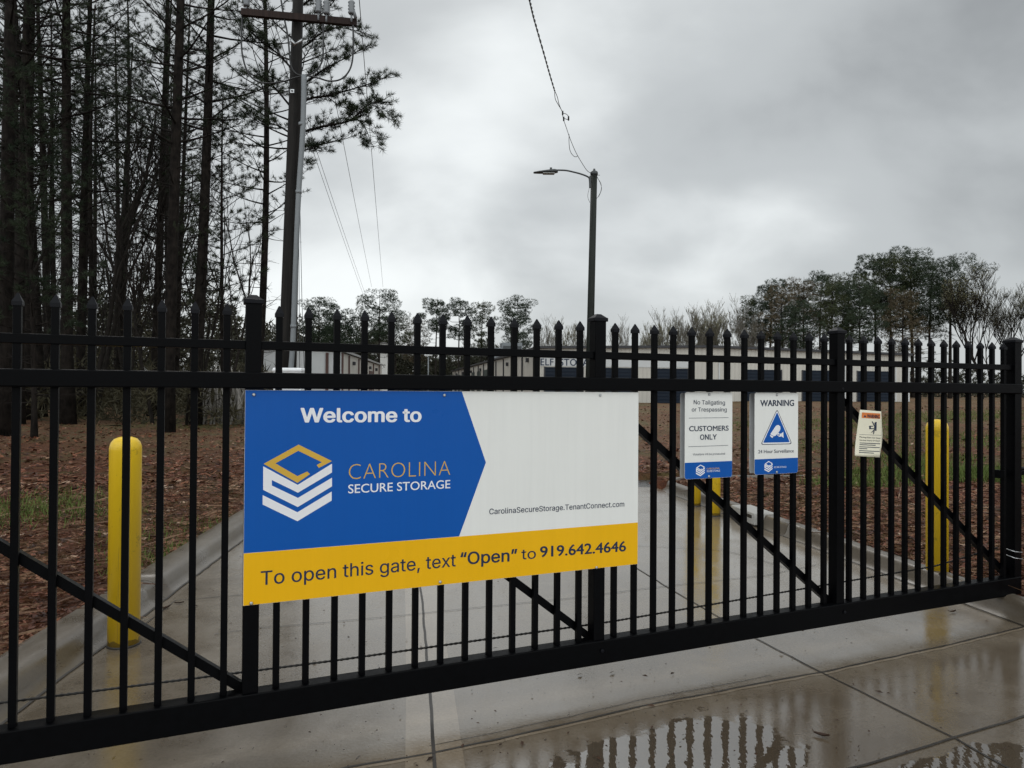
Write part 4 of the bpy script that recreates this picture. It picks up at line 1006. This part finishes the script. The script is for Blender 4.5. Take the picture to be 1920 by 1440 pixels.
def make_bare(seed, H, r0, spread, mats, buds=0, levels=4, forks=4, stems=1, twigr=.010, up=.12):
    random.seed(seed); tm = MB(); cm = MB()
    def grow(p, d, L, r, lv):
        n = 4 if lv > 1 else 3; pts = [p]; dd = d.copy()
        for i in range(n):
            dd = (dd+Vector((rnd(-.16, .16), rnd(-.16, .16), up+rnd(-.08, .1)))).normalized(); pts.append(pts[-1]+dd*L/n)
        rr = [max(twigr*.5, r*(1-.5*i/n)) for i in range(n+1)]
        (tm if lv == levels else cm).tube(pts, rr, 8 if lv == levels else (5 if lv > 1 else 3), 0, False)
        if lv == 0:
            if buds:
                for q in pts[1:]: tuft(cm, q, Vector((0, 0, .2)), buds, .13, .05, 1)
            return
        for k in range(forks+(2 if lv == levels else 0)):
            t = rnd(.35, 1.0) if lv < levels else rnd(.28, 1.0); f = t*n; j = min(n-1, int(f)); q = pts[j]+(pts[j+1]-pts[j])*(f-j)
            a = rnd(0, 6.283); o = Vector((math.cos(a), math.sin(a), 0)); nd = (dd*rnd(.5, .9)+o*spread*rnd(.6, 1.1)+Vector((0, 0, .25))).normalized()
            grow(q, nd, L*rnd(.42, .66), max(twigr, r*rnd(.38, .55)), lv-1)
    for s in range(stems):
        a = rnd(0, 6.28); d = Vector((math.cos(a)*.22, math.sin(a)*.22, 1)).normalized() if stems > 1 else Vector((rnd(-.05, .05), rnd(-.05, .05), 1))
        grow(Vector((math.cos(a)*.15*(stems > 1), math.sin(a)*.15*(stems > 1), -.3)), d, H*.58, r0*(1 if stems == 1 else .6), levels)
    return tm.mesh('trunk', M[mats[0]]), cm.mesh('crown', [M[m] for m in mats])

NEAR = [make_pine(11+i, H, r, cb, nb-4, bl, 10, .60, 17, .165, .0135, 3, dd, sway=.5) for i, (H, r, cb, nb, bl, dd) in enumerate(((23, .19, 8.5, 60, 3.4, 26), (21, .17, 6.8, 62, 3.1, 30), (24, .20, 9.8, 56, 3.6, 22), (19, .14, 5.2, 62, 2.8, 34), (22, .16, 7.6, 58, 3.2, 30)))]
SAP = [make_pine(41+i, H, r, cb, nb, bl, 10, .5, 17, .16, .0135, 3, 8, sway=.2) for i, (H, r, cb, nb, bl) in enumerate(((11.5, .085, 3.6, 52, 1.9), (9.0, .07, 2.4, 48, 1.7)))]
def make_far(seed, H, r0, cb, R0, nc, mats, per=26, dome=.55, low=0):
    '''far pine: clumps of needles on a domed, gappy crown, each carried by a limb'''
    random.seed(seed); tp = trunk_path(H, .35); tm = MB(); tm.tube(tp, [r0*1.3]+[r0*(1-.93*(i/9)**1.2) for i in range(1, 10)], 7); cm = MB()
    for i in range(nc):
        t = (i+rnd(0, 1))/nc; h = cb+(H-.5-cb)*t; prof = math.sqrt(max(.02, 1-((t-.42)/.66)**2)) if t > .42 else .45+.55*t/.42
        a = i*2.4+rnd(-.6, .6); rr = R0*prof*rnd(.35, 1.05); c = at_h(tp, H, h)+Vector((math.cos(a)*rr, math.sin(a)*rr, 0))
        root = at_h(tp, H, max(cb*.8, h-rr*rnd(.2, .6))); mid = root+(c-root)*.55+Vector((0, 0, -.12*rr))
        cm.tube([root, mid, c], [.05, .034, .015], 4, 0, False)
        sx = rnd(.6, 1.0)*R0*.40; sz = sx*rnd(.42, .60)
        for k in range(per):
            v = Vector((rnd(-1, 1), rnd(-1, 1), rnd(-1, 1)))
            if v.length > 1: v.normalize()
            q = c+Vector((v.x*sx, v.y*sx, v.z*sz)); tuft(cm, q, Vector((v.x*.4, v.y*.4, .35)), 7, .27, .036, 1)
    for i in range(low):
        h = rnd(cb*.35, cb); a = rnd(0, 6.28); pts = branch_path(at_h(tp, H, h), (math.cos(a), math.sin(a), rnd(-.2, .3)), rnd(.8, 2.2), 0, 4, .2); cm.tube(pts, [.035, .025, .02, .014, .008], 3, 0, False)
        if i % 2: tuft(cm, pts[-1], Vector((0, 0, .3)), 14, .3, .04, 1); tuft(cm, pts[-2], Vector((0, 0, .3)), 10, .3, .04, 1)
    ms = [M[m] for m in mats]; return tm.mesh('trunk', ms[0]), cm.mesh('crown', ms)
FARP = [make_far(61, 15, .2, 8.0, 3.6, 34, ('bark_far', 'needle_far'), 102, low=14), make_far(62, 15, .19, 9.6, 2.6, 24, ('bark_far', 'needle_far'), 102, low=12), make_far(63, 14, .18, 6.5, 3.0, 36, ('bark_far', 'needle_far'), 102, low=12),
        make_far(64, 14, .17, 7.0, 2.7, 32, ('bark_far', 'needle_olive'), 80, low=14), make_far(65, 13, .17, 5.5, 2.8, 34, ('bark_far', 'needle_brown'), 62, low=14),
        make_far(66, 15, .18, 8.8, 2.5, 26, ('bark_far', 'needle_far'), 93, low=16), make_far(67, 14, .17, 6.2, 2.4, 30, ('bark_far', 'needle_olive'), 68, low=16), make_far(68, 12, .15, 4.5, 2.6, 30, ('bark_far', 'needle_brown'), 52, low=16)]
DEEP = [make_pine(71+i, 22, .17, cb, 34, 2.6, 8, .55, 13, .23, .018, 2, 34) for i, cb in enumerate((12.0, 10.5))]
BARE = [make_bare(81, 11, .11, .50, ('bark_pale', 'bud'), 0, 4, 4, 3, .017, .14), make_bare(82, 10, .10, .50, ('bark_pale', 'bud'), 1, 4, 4, 3, .016, .14), make_bare(83, 15, .19, .72, ('bark_far', 'bud'), 1, 4, 6, 1, .019, .12), make_bare(84, 9, .07, .55, ('bark_far', 'bud'), 0, 3, 4, 1, .006), make_bare(85, 12, .08, .5, ('bark_far', 'bud'), 0, 4, 3, 1, .006)]
random.seed(99)
_ht = {}
def height(tm, cm):
    if cm.name not in _ht:
        z = 0
        for m in (tm, cm):
            a = np.empty(len(m.vertices)*3); m.vertices.foreach_get('co', a); z = max(z, a[2::3].max())
        _ht[cm.name] = z
    return _ht[cm.name]
def tree(name, var, px, Y, label, cat='tree', group=None, h=None, lean=(0, 0), base=None, mats=None):
    x = P(px, 700, Y).x
    z = terrain(x, Y) if base is None else base
    e_ = tag(empty(name, (x, Y, z), rnd(0, 6.28)), label, cat, group)
    tm, cm = var
    H = height(tm, cm)
    inst('trunk', tm, e_); inst('crown', cm, e_)
    s = 1.0 if h is None else h/H
    e_.scale = (s, s, s)
    e_.rotation_euler = (Matrix.Rotation(lean[0], 3, 'Y') @ Matrix.Rotation(lean[1], 3, 'X') @ Matrix.Rotation(e_.rotation_euler.z, 3, 'Z')).to_euler()
    return e_
# the named trunks of the near wood (px at the base, distance, lean to the right over the height)
NT = [(8, 18.0, 0, 1.0, 'dark mossy pine trunk rising at the very edge beside the first picket', .0), (34, 22, 1, 1.15, 'thick dark pine just behind the first gate picket', .0), (54, 24, 2, 1.0, 'dark pine crowded against the thick pine behind the first picket', -.01),
      (78, 26, 4, 1.0, 'pine leaning left above the gap after the first picket', -.035), (128, 23, 2, .95, 'pine with pale moss streaked bark behind the second picket', -.012), (151, 27, 1, 1.0, 'straight dark pine behind the third picket', .008),
      (180, 34, 3, 1.0, 'slim pine between the third and fourth pickets', -.006), (217, 36, 4, .9, 'slender pine with grey trunk behind the fourth picket', .0), (287, 28, 1, .85, 'pine leaning right beside the thickest middle trunk', .03), (313, 21.5, 0, 1.0, 'thickest straight pine trunk behind the fifth picket', .022),
      (330, 33, 3, 1.1, 'slim straight pine touching the thickest trunk on its right', .008), (364, 24, 2, .95, 'smooth dark pine leaning right behind the sixth picket', .038), (480, 28, 4, .9, 'pine standing clear between the tall gate post and the utility pole', .014)]
for px, Y, v, sc, lb, ln_ in NT:
    tree('pine_tree', NEAR[v], px, Y, lb, h=None, lean=(ln_, rnd(-.01, .01)))
tree('pine_sapling', SAP[0], 419, 25, 'dense young pine with bushy dark crown left of the leaning pole', lean=(.006, 0))
tree('pine_sapling', SAP[1], 66, 17.5, 'short bushy young pine at the dark edge of the wood by the first picket')
tree('forked_tree', BARE[4], 424, 23, 'bare forked tree with crooked limbs below the bushy young pine', h=9)
# the pine whose boughs reach past the utility pole into the open sky
random.seed(321)
PX, PYd = 541, 24.0
tp = trunk_path(21, .12); tm = MB(); tm.tube(tp, [.21]+[.165*(1-.75*i/9) for i in range(1, 10)], 10)
cm = MB(); bx0 = P(PX, 700, PYd).x; bz0 = terrain(bx0, PYd)
def LP(px, py, dy=0.0): q = P(px, py, PYd+dy); return Vector((q.x-bx0, q.y-PYd, q.z-bz0))
for pts, r in (([(542, 262), (570, 247), (610, 236), (652, 228), (672, 212), (690, 196), (716, 190)], .055), ([(545, 215), (575, 187), (612, 180), (650, 170), (690, 158), (722, 146)], .05), ([(652, 228), (668, 224), (684, 238), (694, 262), (700, 276)], .025),
               ([(690, 196), (706, 200), (722, 216), (728, 224)], .02), ([(545, 170), (580, 150), (610, 128), (650, 108), (678, 92)], .045), ([(548, 100), (580, 80), (606, 60), (640, 52), (684, 62)], .045), ([(548, 60), (585, 40), (620, 10), (640, -20)], .04),
               ([(548, 130), (520, 100), (480, 70), (450, 40)], .04), ([(545, 200), (520, 170), (500, 150), (470, 140)], .04), ([(545, 300), (560, 286), (580, 280), (594, 272)], .03), ([(543, 330), (556, 318), (566, 308)], .02), ([(545, 250), (520, 235), (495, 230), (475, 215)], .035), ([(548, 20), (580, 0), (612, -40)], .04), ([(612, 180), (640, 200), (668, 206)], .02)):
    q = [LP(x, y, (i*.12 if i % 2 else -i*.08)) for i, (x, y) in enumerate(pts)]
    L = sum((q[i+1]-q[i]).length for i in range(len(q)-1))
    pine_branch(cm, smooth(q, 3), r, int(8+L*10), .46, 19, .19, .0135, .20, 3)
for i in range(26):
    h = rnd(9, 20.5); a = rnd(1.7, 4.6) if i % 2 else rnd(-.5, 6); el = rnd(-.1, .5)
    pine_branch(cm, branch_path(at_h(tp, 21, h), (math.cos(a), math.sin(a), el), rnd(1.6, 3.0), .06), .035, 12, .55, 18, .185, .0135, .26, 3)
e_ = tag(empty('pine_tree', (bx0, PYd, bz0)), 'pine behind the utility pole with long boughs reaching into open sky', 'tree')
tm.build('trunk', M['bark'], e_); cm.build('crown', [M['bark'], M['needle']], e_)
# deeper wood: look-alike pines
random.seed(1234)
cnt = 0
for i in range(26):
    Y = rnd(33, 64); px = -120+560*random.random()**1.35 if i % 4 else rnd(-300, 60)
    if 360 < px and Y < 36: px -= 200
    v = (DEEP[i % 2] if i % 5 else NEAR[i % 4]) if i % 4 else SAP[i % 2]
    tree('wood_pine', v, px, Y, 'slender dark pine deep in the crowded wood behind the front trunks', group='pines deep in the wood', h=(rnd(19, 25) if i % 4 else rnd(7, 11)), lean=(rnd(-.03, .03), rnd(-.02, .02)))
for i in range(26):
    Y = rnd(23, 44); px = rnd(-60, 400)
    tree('bare_sapling', BARE[3 + i % 2], px, Y, 'thin leafless understorey tree among the pine trunks', group='leafless understorey trees', h=rnd(6, 14), lean=(rnd(-.05, .04), rnd(-.05, .05)))
# woodland floor growth and the dark mass of the wood far behind
def foliage_mass(name, mat, regions, seed):
    random.seed(seed); mb = MB()
    for (n, xf, yf, hf, ln, wd, per) in regions:
        for _ in range(n):
            Y = rnd(*yf); px = rnd(*xf); x = P(px, 700, Y).x; z0 = terrain(x, Y); hmax = hf(px, Y); z = z0+hmax*random.random()**1.25
            tuft(mb, Vector((x, Y, z)), Vector((0, 0, .15)), per, ln*rnd(.7, 1.3), wd, 0, 1.0)
    return mb.build(name, mat)
nz = lambda px, s, k: mnoise.noise(Vector((px*s, k, 0)))
def hwood(px, Y): return (9.5+3.5*nz(px, .012, 3)+2.5*nz(px, .04, 9))*(.35+.65*ss(620, 380, px))
tag(foliage_mass('woodland_undergrowth', M['brush'], [(2600, (-140, 520), (23, 44), lambda p, y: 1.5+1.3*nz(p, .03, y*.3), .45, .05, 7), (900, (-200, 330), (30, 58), lambda p, y: 4+2*nz(p, .02, y*.2), .6, .07, 7)], 5), kind='stuff')
tag(foliage_mass('woodland', M['dark_brush'], [(8200, (-420, 585), (58, 96), hwood, .7, .16, 10)], 6), kind='stuff')
def htl(px, Y): return max(2.5, 8.2+1.8*nz(px, .015, 7)+1.4*nz(px, .06, 2) + 4.2*ss(780, 690, px) - 3.0*ss(1000, 1150, px))
tag(foliage_mass('distant_treeline', M['dark_brush'], [(9500, (440, 1250), (118, 150), htl, .75, .17, 10), (6000, (440, 1250), (128, 150), lambda p, y: htl(p, y)*.8, .9, .34, 9), (2600, (1250, 2250), (100, 126), lambda p, y: 4+1.5*nz(p, .02, 5), .7, .16, 10)], 8), kind='stuff')
# pale brush pile at the foot of the forked tree
random.seed(77); bp = MB()
for i in range(46):
    x = rnd(-1.0, 1.1); bp.tube([(x, rnd(-.3, .3), -.1), (x*.92+rnd(-.12, .12), rnd(-.2, .2), rnd(.5, 1.0)), (x*.8+rnd(-.3, .3), rnd(-.2, .2), rnd(.9, 2.1))], [.045, .035, .012], 5)
x_ = P(420, 700, 24.5).x; o = bp.build('brush_pile', M['stick']); o.location = (x_, 24.5, terrain(x_, 24.5)); tag(o, 'pile of pale weathered sticks leaning at the edge of the wood', 'brush pile')

def topz(px, py, Y): return P(px, py, Y).z
# middle distance trees over the buildings
for px, py, Y, v, lb in ((595, 552, 82, FARP[2], 'round topped pine just right of the leaning utility pole'), (648, 578, 86, FARP[2], 'low dark pine left of the tall flat topped one'), (711, 541, 92, FARP[0], 'tall spreading pine above the small distant white shed'), (742, 586, 96, FARP[3], 'olive low crowned pine at the tall spreading pine\'s right flank'),
        (817, 556, 104, FARP[1], 'first of three slim round crowned pines left of the lamp pole'), (862, 557, 104, FARP[5], 'second of three slim round crowned pines left of the lamp pole'), (904, 562, 106, FARP[6], 'olive tinted pine beside the two slim round crowned pines'), (973, 553, 100, FARP[2], 'broad domed pine standing alone above the self storage lettering'),
        (620, 600, 80, FARP[2], 'small dark pine filling the gap right of the utility pole'), (780, 592, 110, FARP[4], 'low brownish tree left of the slim round crowned pines')):
    x = P(px, 700, Y).x; tree('pine_tree', v, px, Y, lb, h=topz(px, py, Y)-terrain(x, Y))
for px, py, Y, v, lb in ((1030, 588, 112, 0, 'bare pale tree at the right foot of the broad domed pine'), (1062, 586, 115, 1, 'bare pale budding tree left of the lamp pole'), (1090, 600, 112, 0, 'bare pale tree hidden partly by the lamp pole'), (1160, 585, 116, 0, 'bare pale tree immediately right of the lamp pole'), (1196, 598, 116, 1, 'small bare budding tree second right of the lamp pole'),
        (1258, 568, 98, 1, 'budding pale tree at the left end of the right hand clump'), (1296, 562, 96, 0, 'broad leafless tree in the pale clump left of the dark pines'), (1334, 560, 97, 1, 'fine twigged budding tree touching the dark pines'), (1388, 546, 92, 0, 'leafless grey tree rising behind the leftmost dark pine'), (1277, 574, 101, 0, 'thin pale tree between the budding tree and the broad leafless one'), (1316, 570, 103, 1, 'low budding tree squeezed behind the broad leafless one'), (1362, 562, 95, 1, 'budding grey tree just before the leafless grey tree'), (1232, 590, 104, 0, 'small pale tree at the very start of the right hand clump'), (1410, 575, 88, 0, 'bare tree in front of the low olive tree'), (545, 610, 78, 3, 'thin bare tree behind the utility pole foot'),
        (1843, 478, 78, 2, 'wide greenish budding tree fanning out past the dark pines'), (1905, 520, 74, 2, 'budding tree half hidden by the gate end post'), (1862, 560, 70, 3, 'low budding tree below the wide fanning one')):
    x = P(px, 700, Y).x; tree('bare_tree', BARE[v], px, Y, lb, h=(topz(px, py, Y)-terrain(x, Y)))
for px, py, Y, v, lb in ((1442, 520, 92, 2, 'leftmost dark pine of the tall right hand clump'), (1468, 530, 88, 7, 'brownish tree just right of the leftmost dark pine'), (1507, 516, 90, 7, 'brown tinted tree with rounded head above the surveillance sign'), (1540, 507, 94, 5, 'dark topped pine showing over the brown trees'), (1560, 524, 86, 3, 'broad olive tree left of the thick gate post'),
        (1590, 506, 90, 3, 'olive pine right over the thick third gate post'), (1638, 470, 92, 5, 'tall dark pine, first of the highest three'), (1672, 474, 90, 6, 'tall olive pine, second of the highest three'), (1712, 459, 92, 2, 'highest dark pine crowning the right hand clump'), (1745, 486, 88, 6, 'olive pine at the highest pine\'s right shoulder'), (1781, 474, 84, 0, 'open branched pine left of the wide budding tree'),
        (1612, 520, 84, 2, 'low dark tree under the tall dark pines'), (1692, 536, 82, 7, 'lower brown tree below the highest pine'), (1488, 560, 84, 2, 'low dark pine below the brown tinted trees'), (1412, 552, 94, 3, 'low olive tree at the clump\'s left skirt')):
    x = P(px, 700, Y).x; tree('pine_tree', FARP[v], px, Y, lb, h=topz(px, py, Y)-terrain(x, Y))

# ------------------------------------------------------------------ leaf litter, grass, small debris
random.seed(2024)
def scatter_leaves(n, region, size, mb):
    k = 0; tries = 0
    while k < n and tries < n*6:
        tries += 1
        x, y = region()
        L, Rr = xl(y)-.20, xr(y)+.20
        if y < 12.4 and L < x < Rr: continue
        if y >= 12.4 and laneL(y)-.1 < x < laneR(y)+.1: continue
        z = terrain(x, y)+.006; s = size*rnd(.6, 1.4); a = rnd(0, 6.28)
        u = Vector((math.cos(a), math.sin(a), rnd(-.35, .35)))*s; v = Vector((-math.sin(a), math.cos(a), rnd(-.5, .5)))*s*rnd(.3, .6)
        c = Vector((x, y, z+abs(u.z)*.7+abs(v.z)*.5)); b = len(mb.v)
        mb.v += [tuple(c-u), tuple(c-u*.2+v), tuple(c+u+Vector((0, 0, s*.25))), tuple(c-u*.1-v)]; mb.f += [(b, b+1, b+2, b+3)]; mb.m.append(0); mb.sm.append(False); k += 1
lf = MB()
def pol(r0, r1, a0, a1):
    def f():
        r = r0+(r1-r0)*random.random()**1.3; a = R(rnd(a0, a1)); return r*math.sin(a), r*math.cos(a)
    return f
scatter_leaves(22000, pol(2.9, 13, -52, -14), .023, lf)
scatter_leaves(7000, pol(11, 28, -46, -12), .055, lf)
scatter_leaves(20000, pol(4.6, 14, 10, 44), .026, lf)
scatter_leaves(6000, pol(12, 40, 8, 42), .06, lf)
tag(lf.build('fallen_leaves', M['leafcard']), kind='stuff')
sw = MB()
def straw(n, region, l0, l1, w_):
    k = 0
    for _ in range(n*5):
        if k >= n: break
        x, y = region()
        if y < 12.4 and xl(y)-.34 < x < xr(y)+.2: continue
        if y >= 12.4 and laneL(y)-.1 < x < laneR(y)+.1: continue
        z = terrain(x, y)+.01; l = rnd(l0, l1); a = rnd(0, 6.28); d = Vector((math.cos(a), math.sin(a), rnd(-.12, .2)))*l; o = Vector((-math.sin(a), math.cos(a), .3))*w_; c = Vector((x, y, z)); b = len(sw.v)
        sw.v += [tuple(c-o), tuple(c+o), tuple(c+d*.5+o+Vector((0, 0, .01))), tuple(c+d)]; sw.f += [(b, b+1, b+2, b+3)]; sw.m.append(0); sw.sm.append(False); k += 1
straw(9000, pol(2.9, 13, -52, -14), .06, .20, .0018); straw(7000, pol(4.6, 14, 10, 44), .06, .22, .0022); straw(260, pol(3.2, 14, -50, -14), .25, .7, .006); straw(260, pol(5, 14, 11, 42), .25, .8, .007)
tag(sw.build('pine_straw', M['strawm']), kind='stuff')
gr = MB()
def blades(n, cx_, cy_, rx, ry, h):
    for _ in range(n):
        a = rnd(0, 6.28); q = random.random()**.6; x, y = cx_+rx*q*math.cos(a), cy_+ry*q*math.sin(a)
        if y < 12.4 and xl(y)-.3 < x < xr(y)+.3: continue
        z = terrain(x, y); l = h*rnd(.5, 1.3); d = rnd(0, 6.28); w_ = .004+.002*h/.1; o = Vector((math.cos(d), math.sin(d), 0)); b = len(gr.v)
        gr.v += [(x-o.y*w_, y+o.x*w_, z-.01), (x+o.y*w_, y-o.x*w_, z-.01), (x+o.x*l*rnd(.3, .9), y+o.y*l*rnd(.3, .9), z+l)]; gr.f.append((b, b+1, b+2)); gr.m.append(0); gr.sm.append(False)
for px, py, rx, ry, n, h in ((1800, 872, 2.2, 1.0, 4600, .13), (1610, 880, .9, .6, 1100, .12), (1905, 880, 1.2, .9, 1800, .14), (1720, 850, 1.2, .9, 1200, .12), (1560, 830, 2.2, 1.6, 1300, .10), (1450, 800, 3.0, 2.5, 1500, .11), (1700, 800, 3.5, 2.5, 2200, .12), (1880, 800, 3.5, 3.0, 1800, .13), (1640, 810, 1.6, 2.0, 900, .12), (1835, 830, 2.0, 2.5, 1500, .13), (30, 925, .8, .9, 900, .09), (60, 905, 1.0, 1.0, 500, .09), (390, 985, .5, .6, 500, .07), (300, 1000, .5, .5, 350, .07), (330, 960, .8, .9, 400, .07), (400, 790, 2.5, 3, 700, .1), (110, 930, .9, .9, 500, .08), (25, 1240, .4, .3, 350, .06)):
    q = G(px, py, .35); blades(n, q.x, q.y, rx, ry, h)
tag(gr.build('grass', M['grassb']), kind='stuff')
# curled leaf on the wet slab and a few more bits
def leaf(px, py, s, rz, label):
    q = G(px, py); mb = MB(); n = 7; pr = [0, .5, .85, 1, .8, .45, .05]
    for i in range(n):
        t = i/(n-1)*2-1
        for j in (-1, -.4, .4, 1): mb.v.append((t*s, j*pr[i]*s*.36, .004+s*(.28*abs(j)**2+.22*t*t*(1 if t > 0 else .4))))
    for i in range(n-1):
        for j in range(3): mb.f.append((i*4+j, i*4+j+1, (i+1)*4+j+1, (i+1)*4+j)); mb.m.append(0); mb.sm.append(True)
    mb.tube([(-s, 0, .008), (-s*1.35, .01, .02)], .002, 4)
    o = mb.build('fallen_leaf', M['darkleaf']); o.location = (q.x, q.y, .002); o.rotation_euler = (0, 0, rz); return tag(o, label, 'leaf')
leaf(1541, 1382, .032, R(-35), 'curled dark leaf lying alone on the wet concrete near the bottom')
leaf(1787, 1149, .028, R(20), 'small dark leaf on the wet slab just under the bottom rail')
leaf(311, 1142, .035, R(60), 'brown leaf in the gutter beside the kerb joint')
leaf(336, 1133, .030, R(10), 'pale brown leaf beside the gutter joint right of another')
random.seed(5); db = MB()
for i in range(620):
    px, py = rnd(100, 1900), rnd(1000, 1440)
    q = G(px, py)
    if not (xl(q.y)+.1 < q.x < xr(q.y)-.1): continue
    s = rnd(.002, .0075)*(1.0 if i % 9 else 1.8); a = rnd(0, 6.28); u = Vector((math.cos(a), math.sin(a), 0))*s*rnd(1, 2); v = Vector((-math.sin(a), math.cos(a), 0))*s*.6; c = Vector((q.x, q.y, .009)); b = len(db.v)
    db.v += [tuple(c-u), tuple(c+v+Vector((0, 0, s*.5))), tuple(c+u), tuple(c-v)]; db.f.append((b, b+3, b+2, b+1)); db.m.append(0); db.sm.append(False)
tag(db.build('leaf_debris', M['darkleaf']), kind='stuff')
